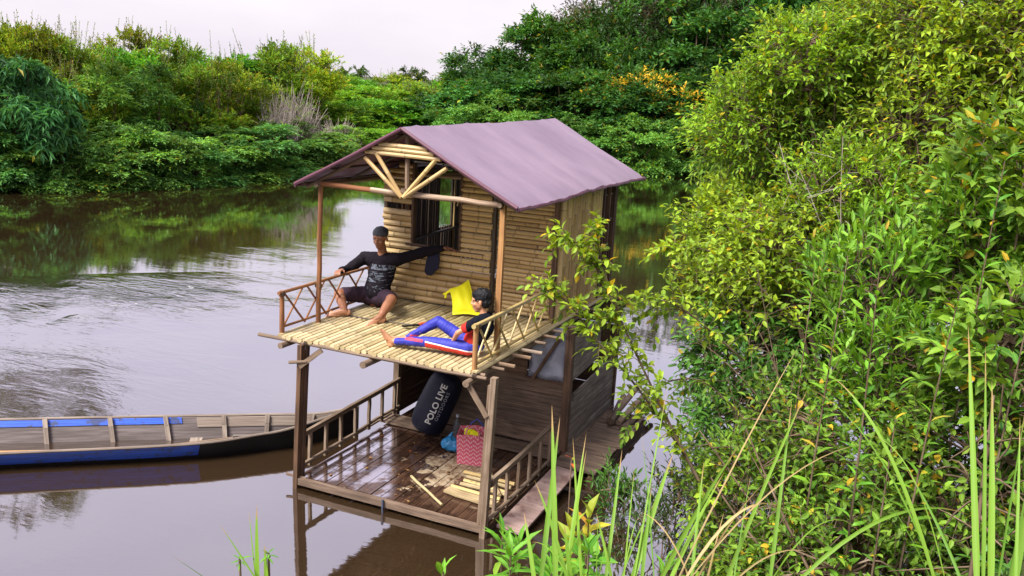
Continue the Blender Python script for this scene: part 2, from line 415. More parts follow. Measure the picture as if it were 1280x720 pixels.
# ------------------------------------------------------------ river water
me = bpy.data.meshes.new('river_water')
me.from_pydata([(-900, -600, 0), (900, -600, 0), (900, 900, 0), (-900, 900, 0)], [], [(0, 1, 2, 3)])
m, nt = new_mat('river_water_surface')
tc = nt.nodes.new('ShaderNodeTexCoord'); ob = tc.outputs['Object']
def ell(cx, cy, rx, ry, ang):
    mp = nd(nt, 'ShaderNodeMapping', vector_type='TEXTURE'); nt.links.new(ob, mp.inputs[0])
    mp.inputs[1].default_value = (cx, cy, 0); mp.inputs[2].default_value = (0, 0, ang); mp.inputs[3].default_value = (rx, ry, 1)
    l = nt.nodes.new('ShaderNodeVectorMath'); l.operation = 'LENGTH'; nt.links.new(mp.outputs[0], l.inputs[0])
    return mth(nt, 'SUBTRACT', 1.0, l.outputs[1], clamp=True)
mp = nd(nt, 'ShaderNodeMapping'); nt.links.new(ob, mp.inputs[0]); mp.inputs[2].default_value = (0, 0, R(-38))
mp.inputs[3].default_value = (.42, 1.25, 1)
w1 = nd(nt, 'ShaderNodeTexNoise', i_Scale=1.6, i_Detail=5, i_Roughness=.6, i_Distortion=.6); nt.links.new(mp.outputs[0], w1.inputs['Vector'])
w2 = noise_n(nt, mp.outputs[0], 9, 3, .5)
w3 = noise_n(nt, ob, .35, 3, .5)
cur = mth(nt, 'ADD', ell(-6.2, 4.7, 7.0, 2.1, R(43)), mth(nt, 'MULTIPLY', ell(-6.6, 9.4, 3.2, 2.2, R(50)), .25))
cur = mth(nt, 'ADD', cur, mth(nt, 'MULTIPLY', ell(-4.6, 1.2, 3.2, 2.6, 0), .35))
patch = ramp(nt, w3, [(.40, (.15,)*3), (.62, (1,)*3)])
amp = mth(nt, 'ADD', mth(nt, 'MULTIPLY', mth(nt, 'MULTIPLY', cur, patch), 1.0), .022)
hgt = mth(nt, 'MULTIPLY', mth(nt, 'ADD', w1.outputs[0], mth(nt, 'MULTIPLY', w2, .22)), amp)
bp = nd(nt, 'ShaderNodeBump', i_Strength=1.0, i_Distance=.075); nt.links.new(hgt, bp.inputs['Height'])
gl = nt.nodes.new('ShaderNodeBsdfGlossy'); gl.inputs['Roughness'].default_value = .035; gl.inputs['Color'].default_value = (.93, .94, 1, 1)
df = nt.nodes.new('ShaderNodeBsdfDiffuse')
mud = mix(nt, w3, (.040, .023, .011), (.028, .017, .009)); nt.links.new(mud, df.inputs[0])
fr = nd(nt, 'ShaderNodeFresnel', i_IOR=1.45)
for s_ in (gl, df, fr): nt.links.new(bp.outputs[0], s_.inputs['Normal'])
fac = mth(nt, 'MINIMUM', mth(nt, 'ADD', mth(nt, 'MULTIPLY', fr.outputs[0], 1.15), .30), .95)
# thin foam streaks drifting on the current
fo = nd(nt, 'ShaderNodeTexNoise', i_Scale=2.6, i_Detail=7, i_Roughness=.68, i_Distortion=1.4); nt.links.new(mp.outputs[0], fo.inputs['Vector'])
fm = mth(nt, 'MULTIPLY', ramp(nt, fo.outputs[0], [(.60, (0, 0, 0)), (.66, (.5,)*3)]), ramp(nt, mth(nt, 'MULTIPLY', cur, patch), [(.25, (0, 0, 0)), (.7, (1,)*3)]))
mx = nt.nodes.new('ShaderNodeMixShader'); nt.links.new(fac, mx.inputs[0]); nt.links.new(df.outputs[0], mx.inputs[1]); nt.links.new(gl.outputs[0], mx.inputs[2])
fd = nt.nodes.new('ShaderNodeBsdfDiffuse'); fd.inputs[0].default_value = (.62, .60, .62, 1)
mx2 = nt.nodes.new('ShaderNodeMixShader'); nt.links.new(fm, mx2.inputs[0]); nt.links.new(mx.outputs[0], mx2.inputs[1]); nt.links.new(fd.outputs[0], mx2.inputs[2])
out(nt, mx2.outputs[0]); me.materials.append(m)
g = bpy.data.objects.new('river_water', me); COL.objects.link(g); tag(g, kind='structure')

# ------------------------------------------------------------ far bank plants
LM = {
 'feather': leaf_mat('teal_green_foliage', (.05, .14, .045), (.15, .32, .09), yf=.97),
 'mango': leaf_mat('dark_drooping_foliage', (.018, .08, .04), (.06, .20, .08), yf=.99),
 'bushy': leaf_mat('olive_foliage', (.075, .15, .02), (.21, .33, .04), (.26, .20, .03), yf=.90),
 'bright': leaf_mat('fresh_green_foliage', (.05, .16, .02), (.15, .34, .035), yf=.96),
 'dark': leaf_mat('evergreen_foliage', (.018, .06, .016), (.06, .17, .032), yf=.97),
 'darkbush': leaf_mat('mid_green_foliage', (.04, .12, .03), (.11, .25, .055), yf=.97),
 'flower': leaf_mat('yellow_tipped_foliage', (.03, .08, .018), (.09, .18, .03), (.55, .38, .05), yf=.70),
 'greyleaf': leaf_mat('grey_green_foliage', (.055, .075, .055), (.11, .12, .09), (.16, .11, .10), yf=.85),
 'palm': leaf_mat('palm_frond_green', (.04, .09, .03), (.08, .17, .05)),
 'tall': leaf_mat('tall_tree_foliage', (.03, .06, .02), (.06, .10, .03)),
}
m, nt = new_mat('bark')
tc = nt.nodes.new('ShaderNodeTexCoord'); n1 = noise_n(nt, vmul(nt, tc.outputs['Object'], (3, 3, .7)), 3, 5)
oi = nt.nodes.new('ShaderNodeObjectInfo')
out(nt, pbsdf(nt, ramp(nt, n1, [(.3, (.055, .035, .022)), (.6, (.16, .11, .075)), (.75, (.24, .19, .15))]), .8, .2, bump=n1, bstr=.5)); BARK = m
m, nt = new_mat('grey_twig_bark')
tc = nt.nodes.new('ShaderNodeTexCoord'); n1 = noise_n(nt, tc.outputs['Object'], 3, 4)
out(nt, pbsdf(nt, ramp(nt, n1, [(.3, (.20, .16, .14)), (.7, (.42, .36, .33))]), .8, .2)); TWIG = m

# reference plants: height 4, radius 2
def far_plant(typ, seed):
    global rng
    rng = np.random.default_rng(seed)
    F = Fol(); T = Fol()
    P = dict(feather=(50, 26, 11, .22, .34, .55, .5, .15), mango=(60, 18, 9, .34, .24, .9, .75, -.25), bushy=(40, 22, 11, .175, .42, .15, .55, .25),
             bright=(36, 26, 10, .175, .46, .3, .55, .15), dark=(52, 24, 9, .20, .46, .25, .6, 0), darkbush=(54, 24, 10, .20, .44, .35, .6, .05),
             flower=(46, 22, 9, .20, .44, .2, .55, .2), greyleaf=(40, 16, 9, .13, .36, .2, .6, .1), tall=(38, 16, 9, .16, .42, .3, .6, 0),
             bare=(14, 5, 7, .12, .4, .1, .5, .1))[typ]
    nc, ns, m, ll, lw, droop, o_, lift = P
    zc, zr = (2.0, 2.0)
    if typ in ('dark', 'greyleaf', 'tall'): zc, zr = 2.35, 1.75
    d = sph(nc, -.75); rf = rng.uniform(.45, .92, nc)
    C = d*np.array([2, 2, zr])*rf[:, None]*rng.uniform(.85, 1.1, (nc, 1)); C[:, 2] += zc
    C[:, 2] = np.clip(C[:, 2], .02, 9)
    if typ in ('feather', 'darkbush'):      # skirts that hang down to the water
        ka = nc//2; an_ = rng.uniform(0, 6.28, ka); C[:ka] = np.stack([np.cos(an_)*1.75, np.sin(an_)*1.75, rng.uniform(.05, .7, ka)], 1)*rng.uniform(.8, 1.05, (ka, 1))
    cr = rng.uniform(.34, .62, nc)*(.85 if typ == 'bushy' else 1)
    # limbs
    base = np.zeros((nc, 3)); base[:, :2] = rng.normal(0, .18 if typ != 'feather' else .35, (nc, 2)); base[:, 2] = -.3
    midp = base*.5+C*.5+np.array([0, 0, .35])
    T.tubes(bez(base, midp, C, 7), np.linspace(.055, .012, 7)[None]*np.ones((nc, 1))*(1.3 if typ in ('dark', 'tall') else .8), 4)
    T.tubes(np.array([[[0, 0, -.4], [.05, .03, zc*.5], [.0, .1, zc*1.0]]]), np.array([[.13, .10, .06]]), 7)
    if typ == 'bare':
        # a thicket of leafless grey twigs with a few leaves
        n = 150; b = rng.normal(0, .35, (n, 3)); b[:, 2] = 0
        e = sph(n, .1)*np.array([1.9, 1.9, 3.6])*rng.uniform(.5, 1, (n, 1)); mid = b*.4+e*.6+rng.normal(0, .25, (n, 3))
        T.tubes(bez(b, mid, e, 6), np.linspace(.028, .007, 6)[None]*np.ones((n, 1)), 3)
        k = 900; j = rng.integers(0, n, k); s = (b[j]*(1-.7)+e[j]*.7)+rng.normal(0, .2, (k, 3))
        q = s+unit(sph(k, -.2)+np.array([0, 0, .4]))*rng.uniform(.3, .7, (k, 1))
        T.tubes(bez(s, (s+q)/2+rng.normal(0, .06, (k, 3)), q, 4), np.linspace(.009, .004, 4)[None]*np.ones((k, 1)), 3)
    for i in range(nc):
        dd = sph(ns, -.35)
        dd = unit(dd+unit(C[i]-np.array([0, 0, zc]))[None]*.55)
        S = C[i]+dd*cr[i]*rng.uniform(.15, .75, (ns, 1))*np.array([1, 1, .8])
        D = unit(dd+np.array([0, 0, .35 if typ in ('bushy', 'flower', 'feather') else .05]))
        sprigs(F, S, D, rng.uniform(.35, .65, ns)*(1.25 if typ == 'feather' else 1), m, ll, lw, 'far', droop, o_, np.full(ns, rng.random()), lift, tip=True, plane=typ == 'feather')
    if typ == 'bushy':    # thin leafy shoots that stand above the crown
        n = 26; b = sph(n, .25)*np.array([1.7, 1.7, 1.3])+np.array([0, 0, 2.2]); D = unit(rng.normal(0, .16, (n, 3))+UP)
        sprigs(F, b, D, rng.uniform(.7, 1.5, n), 18, .11, .4, 'far', 0, .6, None, .1, T, .012, 3)
    if typ == 'mango':
        pass
    return (F.build('foliage', LM.get(typ, LM['bushy']), link=False), T.build('trunk', TWIG if typ == 'bare' else BARK, link=False))
def palm_plant(seed):
    global rng
    rng = np.random.default_rng(seed); F = Fol(); T = Fol(); n = 15
    a = np.arange(n)*2.4; e = rng.uniform(.2, 1.2, n)
    D = np.stack([np.cos(a)*np.cos(e), np.sin(a)*np.cos(e), np.sin(e)], 1)
    S = np.tile([0, 0, 3.0], (n, 1))
    sprigs(F, S, D, np.full(n, 1.9), 44, .42, .085, 'far', .55, .62, None, -.1, T, .03, 3, plane=True)
    T.tubes(np.array([[[0, 0, -.4], [.06, 0, 1.4], [0, 0, 3.0]]]), np.array([[.16, .12, .13]]), 7)
    return F.build('fronds', LM['palm'], link=False), T.build('trunk', BARK, link=False)
PROTO = {}
for i, t in enumerate(('feather', 'mango', 'bushy', 'bright', 'dark', 'darkbush', 'flower', 'greyleaf', 'tall', 'bare')):
    PROTO[t] = [far_plant(t, 100+i*7+k) for k in range(3 if t in ('bushy', 'dark', 'bright', 'feather') else (1 if t in ('mango', 'tall') else 2))]
PROTO['palm'] = [palm_plant(5), palm_plant(6)]
DESC = {'feather': ('riverside_shrub', 'shrub', 'bluish green arching shrub'), 'mango': ('broadleaf_tree', 'tree', 'dark tree with long hanging leaves'),
 'bushy': ('bushy_tree', 'tree', 'olive tree with upright shoots'), 'bright': ('leafy_bush', 'bush', 'fresh green leafy bush'),
 'dark': ('evergreen_tree', 'tree', 'tall dark evergreen tree'), 'darkbush': ('dense_bush', 'bush', 'mid green dense bush'),
 'flower': ('flowering_tree', 'tree', 'dark tree dotted with yellow blossom'), 'greyleaf': ('sparse_tree', 'tree', 'sparse grey green tree'),
 'palm': ('palm_tree', 'palm', 'small distant palm'), 'tall': ('tall_tree', 'tree', 'very tall lone tree mirrored in the river'),
 'bare': ('leafless_shrub', 'shrub', 'leafless grey twiggy shrub')}
ROWS = ['at the waterline of the far bank', 'just behind the far waterline', 'in the middle of the far bank', 'on the far skyline', 'on the left of the far bank']
ORD = 'first second third fourth fifth sixth seventh eighth ninth tenth eleventh twelfth thirteenth fourteenth fifteenth sixteenth seventeenth eighteenth nineteenth twentieth'.split()
FARP=[(0, 'feather', -20.2, 11.5, 1.91, 1.15),(0, 'feather', -19.9, 12.2, 2.36, 1.39),(0, 'feather', -19.1, 12.9, 1.99, 1.25),(0, 'feather', -18.7, 13.4, 2.45, 1.12),(0, 'feather', -18.3, 14.5, 1.94, 1.41),
(0, 'feather', -18.0, 15.2, 2.4, 1.41),(0, 'feather', -17.5, 16.2, 2.27, 1.39),(0, 'feather', -17.3, 17.2, 1.86, 1.36),(0, 'feather', -17.2, 18.9, 2.01, 1.46),(0, 'feather', -17.2, 20.3, 2.39, 1.69),
(0, 'feather', -17.4, 22.1, 2.1, 1.62),(0, 'feather', -17.5, 24.0, 1.83, 1.82),(0, 'bright', -17.4, 20.7, 1.3, 0.74),(0, 'bright', -18.2, 26.1, 1.22, 1.19),(0, 'bright', -18.3, 28.4, 1.51, 1.25),
(0, 'bright', -17.8, 30.1, 1.34, 1.3),(0, 'bright', -17.2, 31.7, 1.47, 1.33),(0, 'bright', -16.6, 33.4, 1.44, 1.37),(0, 'darkbush', -15.4, 33.8, 2.81, 1.76),(0, 'darkbush', -13.8, 34.3, 3.6, 1.75),
(0, 'darkbush', -12.2, 34.7, 2.63, 1.75),(0, 'darkbush', -10.7, 35.1, 2.9, 1.74),(0, 'darkbush', -9.0, 35.2, 2.64, 1.71),(0, 'darkbush', -7.3, 35.2, 3.16, 1.69),(0, 'darkbush', -6.1, 36.6, 2.73, 1.72),
(0, 'darkbush', -4.9, 37.9, 2.83, 1.75),(0, 'darkbush', -3.2, 39.2, 3.3, 1.77),(0, 'darkbush', -1.5, 40.6, 2.78, 1.79),(0, 'darkbush', 0.3, 42.1, 3.07, 1.82),(0, 'darkbush', 2.1, 43.6, 3.49, 1.84),
(0, 'darkbush', 3.9, 46.0, 2.52, 1.9),(0, 'darkbush', 5.9, 49.9, 2.47, 2.0),(0, 'darkbush', 8.0, 53.8, 2.67, 2.11),(0, 'darkbush', 10.4, 57.8, 3.32, 2.21),(0, 'darkbush', 13.0, 61.9, 3.14, 2.32),
(0, 'darkbush', 15.9, 66.1, 2.68, 2.42),(1, 'mango', -20.0, 12.9, 4.3, 1.82),(1, 'bushy', -21.9, 16.7, 3.77, 1.54),(1, 'feather', -21.2, 17.5, 4.02, 1.56),(1, 'feather', -20.7, 19.2, 4.04, 1.62),
(1, 'bushy', -20.2, 20.6, 3.79, 1.67),(1, 'bushy', -19.9, 21.7, 4.07, 1.71),(1, 'bushy', -19.4, 23.3, 3.3, 1.13),(1, 'bare', -18.0, 24.1, 4.4, 1.3),(1, 'bare', -17.8, 22.6, 4.0, 1.09),
(1, 'bare', -18.3, 27.3, 2.3, 1.23),(1, 'bright', -20.9, 32.2, 2.21, 1.99),(1, 'bright', -20.1, 34.4, 2.47, 2.06),(1, 'bright', -19.2, 36.5, 2.31, 2.13),(1, 'bright', -17.9, 38.1, 2.41, 2.17),
(1, 'dark', -15.9, 36.6, 4.35, 2.7),(1, 'dark', -13.5, 37.3, 4.23, 2.68),(1, 'dark', -11.1, 37.8, 4.53, 2.66),(1, 'dark', -8.6, 38.0, 4.16, 2.61),(1, 'dark', -6.6, 39.8, 4.46, 2.66),
(1, 'dark', -4.5, 41.6, 5.15, 2.7),(1, 'dark', -2.3, 43.2, 4.4, 2.74),(2, 'bushy', -28.7, 17.3, 4.63, 1.69),(2, 'bushy', -27.6, 18.4, 4.9, 1.72),(2, 'bushy', -26.4, 19.5, 4.89, 1.74),
(2, 'bushy', -25.4, 20.4, 4.46, 1.76),(2, 'bright', -24.7, 21.6, 4.48, 1.8),(2, 'bushy', -23.8, 23.6, 4.7, 1.87),(2, 'bright', -23.1, 25.2, 4.52, 1.93),(2, 'bushy', -22.8, 28.1, 4.82, 2.05),
(2, 'bushy', -22.8, 30.5, 4.73, 2.15),(2, 'bright', -24.6, 34.8, 3.14, 2.37),(2, 'bright', -24.2, 37.9, 3.12, 2.5),(2, 'bushy', -23.1, 40.3, 2.92, 2.58),(2, 'bushy', -21.9, 42.6, 3.12, 2.65),
(2, 'flower', -9.9, 38.4, 4.32, 2.25),(2, 'flower', -7.5, 39.2, 5.05, 2.24),(2, 'dark', -17.7, 40.3, 2.92, 2.7),(2, 'dark', -15.6, 41.0, 4.41, 2.69),(2, 'dark', -13.4, 41.6, 5.83, 2.68),
(2, 'dark', -11.1, 41.8, 7.57, 2.64),(2, 'bright', -12.5, 41.2, 6.42, 1.98),(2, 'dark', -6.5, 44.8, 7.91, 3.36),(2, 'dark', -3.7, 46.8, 8.13, 3.4),(2, 'dark', -0.9, 49.0, 8.38, 3.46),
(2, 'dark', 2.8, 52.0, 8.7, 3.54),(2, 'dark', 7.4, 59.9, 9.45, 3.89),(2, 'dark', 12.2, 67.3, 10.17, 4.21),(2, 'dark', 17.6, 75.1, 10.92, 4.52),(3, 'bushy', -37.4, 23.6, 5.09, 2.02),
(3, 'bushy', -36.4, 24.4, 5.3, 2.06),(3, 'bright', -34.9, 25.7, 5.58, 1.86),(3, 'bushy', -33.9, 26.4, 4.85, 2.37),(3, 'bushy', -32.4, 27.6, 4.21, 2.1),(3, 'bushy', -31.6, 29.0, 5.26, 2.05),
(3, 'bright', -30.5, 30.9, 4.58, 2.4),(3, 'bright', -29.5, 32.4, 4.12, 2.15),(3, 'bright', -28.9, 34.5, 3.88, 2.63),(3, 'bushy', -28.6, 37.7, 4.45, 2.64),(3, 'bright', -30.8, 43.0, 3.76, 2.19),
(3, 'bright', -30.3, 45.3, 3.38, 2.26),(3, 'bright', -29.5, 47.4, 3.55, 2.32),(3, 'bushy', -28.4, 49.2, 3.68, 2.36),(3, 'bright', -27.3, 50.9, 3.4, 2.41),(3, 'bright', -26.0, 52.6, 3.86, 2.44),
(3, 'bright', -24.1, 53.2, 4.97, 2.43),(3, 'palm', -31.4, 47.2, 3.93, 1.38),(3, 'palm', -31.1, 48.3, 4.08, 1.4),(3, 'palm', -29.1, 51.5, 4.23, 1.44),(3, 'palm', -28.6, 52.3, 4.15, 1.45),
(3, 'dark', -18.8, 44.2, 5.46, 2.67),(3, 'dark', -17.2, 44.7, 6.57, 2.66),(3, 'dark', -15.3, 45.3, 7.81, 2.65),(3, 'greyleaf', -12.6, 47.7, 10.42, 3.68),(3, 'greyleaf', -9.1, 49.8, 10.69, 3.72),
(3, 'dark', -11.2, 49.9, 12.17, 4.03),(3, 'dark', -7.0, 53.9, 12.71, 4.16),(3, 'dark', -3.3, 56.5, 13.07, 4.23),(3, 'dark', 0.5, 59.3, 13.45, 4.3),(3, 'greyleaf', -14.8, 49.5, 8.88, 2.05),
(4, 'tall', -21.8, 14.6, 12.0, 1.6)]
TINTS = {'feather': [(1, 1, 1), (.85, 1.05, 1.1), (1.15, 1.1, .8), (.9, .95, .85)], 'bushy': [(1, 1, 1), (1.15, 1.0, .8), (.85, 1.0, 1.0), (1.2, 1.15, .9)],
 'bright': [(1, 1, 1), (.8, 1, .9), (1.15, 1.05, .8)], 'dark': [(1, 1, 1), (.85, .95, 1.1), (1.2, 1.15, .9), (.8, .85, .9)]}
def camx(x, y):
    d = Vector((x, y, 1))-mw.translation; return d.dot(rt)/d.dot(fw)
FARP.sort(key=lambda r: camx(r[2], r[3]))
cnt = {}; tot = {}
for r in FARP: tot[(r[0], r[1])] = tot.get((r[0], r[1]), 0)+1
rr = random.Random(5)
for row, typ, x, y, h, rad in FARP:
    k = cnt.get((row, typ), 0); cnt[(row, typ)] = k+1
    nm, cat, desc = DESC[typ]
    n = tot[(row, typ)]
    place = desc+' '+ROWS[row]
    if n > 1: place = ORD[k]+' from left, '+place
    fm, tm = PROTO[typ][rr.randrange(len(PROTO[typ]))]
    z = float(height(np.array(x), np.array(y)))
    root = empty(nm, (x, y, max(z, -.05)), rr.uniform(0, 6.28), place, cat, 'plants of the far river bank')
    rs = rad/2.0*1.12
    s = (rs*1.05, rs*1.05, max(h-.2, .6)/(4.35 if typ not in ('palm',) else 4.0))
    if typ == 'tall': s = (.85, .85, .001)
    if typ == 'palm': s = (.6, .6, (h-.2)/4.0)
    root.scale = s
    if typ == 'tall':
        root.scale = (1, 1, 1)
        c = bpy.data.objects.new('foliage', fm); root.location = Vector(root.location)-Vector((2.5, 1.1, 0)); root.rotation_euler = (0, 0, 0); c.location = (2.5, 1.1, 4.5); c.scale = (1.15, 1.15, 1.9)
        tfol = Fol(); tfol.tubes(np.array([[[0, 0, -.3], [.0, 0, 3], [.5, .2, 6.0], [1.9, .8, 8.2], [2.5, 1.1, 11.0]]]), np.array([[.14, .12, .10, .07, .03]]), 8)
        t = tfol.build('trunk', BARK, root)
        tag(t)
        COL.objects.link(c); c.parent = root; continue
    tn = rr.choice(TINTS.get(typ, [(1, 1, 1), (.9, .95, .95), (1.1, 1.05, .95)]))
    kk = rr.uniform(.85, 1.2)
    for nm2, mesh in (('fronds' if typ == 'palm' else 'foliage', fm), ('trunk', tm)):
        c = bpy.data.objects.new(nm2, mesh); COL.objects.link(c); c.parent = root; c.color = (tn[0]*kk, tn[1]*kk, tn[2]*kk, 1)
# ------------------------------------------------------------ the bamboo raft house
ZD, ZF, WY = .10, 1.457, 1.85      # lower deck, upper floor, plane of the front walls
hut = empty('raft_house', (0, 0, 0), 0, 'two storey bamboo raft house with a purple tarpaulin roof, afloat on the river', 'raft house')

# wet plank deck
m, nt = new_mat('wet_deck')
a = attr(nt, 'cc'); sep = nt.nodes.new('ShaderNodeSeparateXYZ'); nt.links.new(a.outputs['Vector'], sep.inputs[0])
tc = nt.nodes.new('ShaderNodeTexCoord'); so_ = nt.nodes.new('ShaderNodeSeparateXYZ'); nt.links.new(tc.outputs['Object'], so_.inputs[0])
gr = noise_n(nt, vmul(nt, a.outputs['Vector'], (2.5, 40, 23)), 1.2, 6, .65)
base = ramp(nt, gr, [(.3, (.022, .011, .008)), (.55, (.07, .036, .022)), (.75, (.13, .075, .05))])
bn = noise_n(nt, tc.outputs['Object'], 3.2, 6, .68)
rx = mth(nt, 'SUBTRACT', 1.0, mth(nt, 'ABSOLUTE', mth(nt, 'MULTIPLY', mth(nt, 'SUBTRACT', so_.outputs[0], 1.22), 1.5)), clamp=True)
ry = mth(nt, 'SUBTRACT', 1.0, mth(nt, 'ABSOLUTE', mth(nt, 'MULTIPLY', mth(nt, 'SUBTRACT', so_.outputs[1], .95), 1.15)), clamp=True)
reg = mth(nt, 'MULTIPLY', rx, ry)
mudf = ramp(nt, mth(nt, 'ADD', bn, mth(nt, 'MULTIPLY', reg, .42)), [(.655, (0, 0, 0)), (.69, (1, 1, 1))])
fine = noise_n(nt, tc.outputs['Object'], 16, 5, .7)
mudc = ramp(nt, fine, [(.35, (.10, .05, .025)), (.5, (.27, .20, .13)), (.65, (.40, .33, .24))])
base = mix(nt, mudf, base, mudc)
wetn = ramp(nt, mth(nt, 'ADD', noise_n(nt, tc.outputs['Object'], 5, 4, .6), mth(nt, 'MULTIPLY', so_.outputs[0], .16)), [(.52, (.05,)*3), (.70, (.36,)*3)])
rgh = mix(nt, mudf, wetn, (.75, .75, .75))
pb = pbsdf(nt, base, rgh, .3, bump=mth(nt, 'ADD', gr, mth(nt, 'MULTIPLY', mudf, .6)), bstr=.2, bdist=.002)
gw = nt.nodes.new('ShaderNodeBsdfGlossy'); gw.inputs['Roughness'].default_value = .13; gw.inputs['Color'].default_value = (.95, .92, 1, 1)
film = ramp(nt, mth(nt, 'ADD', noise_n(nt, tc.outputs['Object'], 4.5, 5, .62), mth(nt, 'MULTIPLY', so_.outputs[0], .10)), [(.50, (.55,)*3), (.60, (.03,)*3)])
film = mth(nt, 'MULTIPLY', film, mth(nt, 'SUBTRACT', 1.0, mudf, clamp=True))
ms_ = nt.nodes.new('ShaderNodeMixShader'); nt.links.new(film, ms_.inputs[0]); nt.links.new(pb, ms_.inputs[1]); nt.links.new(gw.outputs[0], ms_.inputs[2])
out(nt, ms_.outputs[0]); M['wet_deck'] = m

b = MB(); x = .0; i = 0
while x < 1.93:
    w = random.uniform(.085, .15); w = min(w, 1.95-x)
    zz = ZD-.012+random.uniform(-.0025, .0025)
    b.beam((x+w/2, .035+random.uniform(0, .01), zz), (x+w/2+random.uniform(-.004, .004), 3.5, zz), w-random.uniform(.006, .012), .024)
    x += w; i += 1
b.build('lower_deck', M['wet_deck'], hut)
b = MB(); b.beam((-.02, 0.0, .07), (1.98, 0.0, .07), .05, .062, warp=.004)
b.beam((-.10, -.01, .115), (.1, .02, .10), .02, .02)
b.build('front_beam', M['plank'], hut)
b = MB()
b.beam((0.0, .03, .03), (0.0, 3.5, .03), .07, .085); b.beam((1.93, .03, .03), (1.93, 3.5, .03), .07, .085)
b.beam((.95, .03, .025), (.95, 3.5, .025), .08, .09)
for k in (.4, 1.3, 2.2, 3.1): b.tube([(-.02, k, -.06), (1.98, k, -.06)], .06, 10)
b.build('under_frame', M['post_brown'], hut)
b = MB()
for k in (.25, .75, 1.25, 1.7): b.tube([(k, .12, -.17), (k+.02, 3.6, -.17)], .10, 10)
b.build('float_log', M['log'], hut)
# lower posts
def post(p, q, w, mat, name='post', d=None, taper=1):
    return MB().beam(p, q, w, d or w, up=(0, 1, 0), warp=.002, taper=taper).build(name, mat, hut)
post((.0, -.005, -.25), (.06, .0, 1.40), .044, M['post_brown'], d=.06)
post((.035, .05, .1), (.09, .055, 1.40), .022, M['plank_dark'], d=.04)
post((1.955, -.005, -.02), (1.99, .0, 1.44), .050, M['post'], d=.06)
post((1.905, .012, .09), (1.945, .02, 1.36), .028, M['post'], d=.04)
post((-.06, 1.89, .0), (-.03, 1.88, 1.40), .065, M['post'])
post((1.965, 1.86, .02), (1.975, 1.86, 1.42), .075, M['plank_dark'])
post((1.96, 3.48, .0), (1.965, 3.5, 1.42), .06, M['plank_dark'])
post((-.08, 3.48, .0), (-.08, 3.5, 1.42), .06, M['plank_dark'])
post((.53, 1.865, .09), (.53, 1.865, 1.4), .05, M['plank_dark'])
b = MB(); b.beam((.06, -.02, 1.20), (.28, .0, 1.385), .026, .045, warp=.002); b.build('brace', M['post'], hut)
b = MB(); b.beam((1.95, -.035, 1.10), (1.735, -.02, 1.375), .026, .040, warp=.002); b.build('brace', M['post'], hut)
b = MB(); b.pole((-.03, -.06, 1.235), (.14, -.02, 1.26), .016); b.build('peg', M['log'], hut)
# joists under the upper floor: a few run to the front, more stick out on the right
for (u, y0, y1, r_, z) in ((-.13, -.06, 3.4, .028, 1.372), (.77, -.09, 1.9, .032, 1.355), (1.76, -.07, 3.4, .030, 1.362)):
    MB().pole((u, y0, z), (u+.02, y1, z), r_, 10, .002).build('joist', M['log'], hut)
for (y, xe) in ((.12, 1.86), (.30, 1.93), (.47, 1.97), (.76, 1.99), (.97, 2.02), (1.25, 1.93), (1.53, 1.99), (1.78, 1.95), (1.97, 2.02), (2.8, 1.9), (3.4, 1.9)):
    MB().pole((-.24, y, 1.408), (xe, y+random.uniform(-.03, .03), 1.408), .0175, 9, .002).build('cross_joist', M['birch'] if xe > 1.94 else M['log'], hut)
# upper bamboo floor
b = MB(); x = -.235; k = 0
while x < 1.78:
    d = random.uniform(.050, .062)
    b.culm((x+d/2, .02+random.uniform(-.012, .018), ZF-.0235), (x+d/2+random.uniform(-.008, .008), 3.5, ZF-.0235), d*.47, 8, bend=.0012)
    x += d*.985; k += 1
b.v = [(vx, vy, ZF-.0235+(vz-ZF+.0235)*.78) for vx, vy, vz in b.v]
b.build('upper_floor', M['bamboo_floor'], hut)
b = MB(); b.pole((-.44, .028, 1.412), (1.905, .022, 1.408), .0175, 9, .002, 6); b.build('edge_pole', M['log'], hut)
b = MB(); b.pole((-.20, .9, ZF+.008), (1.7, 1.02, ZF+.006), .006, 6, .003, 6); b.build('lashing', M['bamboo_dark'], hut)

# upper posts, tie beam, fan of bamboo in the gable
b = MB(); b.pole((-.165, .57, 1.43), (-.145, .57, 2.82), .026, 10, .004, 5, .9); b.build('roof_post', M['bamboo_red'], hut)
b = MB(); b.beam((1.737, .57, 1.43), (1.735, .57, 2.83), .048, .04, up=(0, 1, 0), warp=.003); b.build('roof_post', M['tan_pole'], hut)
b = MB(); b.pole((-.16, .565, 2.795), (.45, .55, 2.79), .024, 10, .004, 4, 1.0); b.build('tie_beam', M['bamboo_red'], hut)
b = MB(); b.pole((.42, .55, 2.79), (1.70, .55, 2.782), .026, 10, .004, 7, 1.0); b.build('tie_beam', M['birch'], hut)
AP = (.785, .49, 2.755)
for q in ((.38, .50, 3.085), (.49, .50, 3.14), (1.10, .50, 3.115), (1.215, .50, 3.055)):
    d = (Vector(q)-Vector(AP)).normalized()
    MB().culm(Vector(AP)+d*.012, Vector(q), .0195, 9).build('gable_strut', M['bamboo_wall'], hut)
b = MB(); b.pole((.80, .55, 2.80), (.785, .55, 3.30), .023, 9, .004, 4); b.build('king_post', M['log'], hut)
b = MB()
for (zz, h) in ((3.138, .40), (3.178, .325), (3.215, .255)): b.culm((.785-h, .50, zz), (.785+h*.92, .50, zz-.012), .0195, 8)
b.build('gable_slats', M['bamboo_wall'], hut)

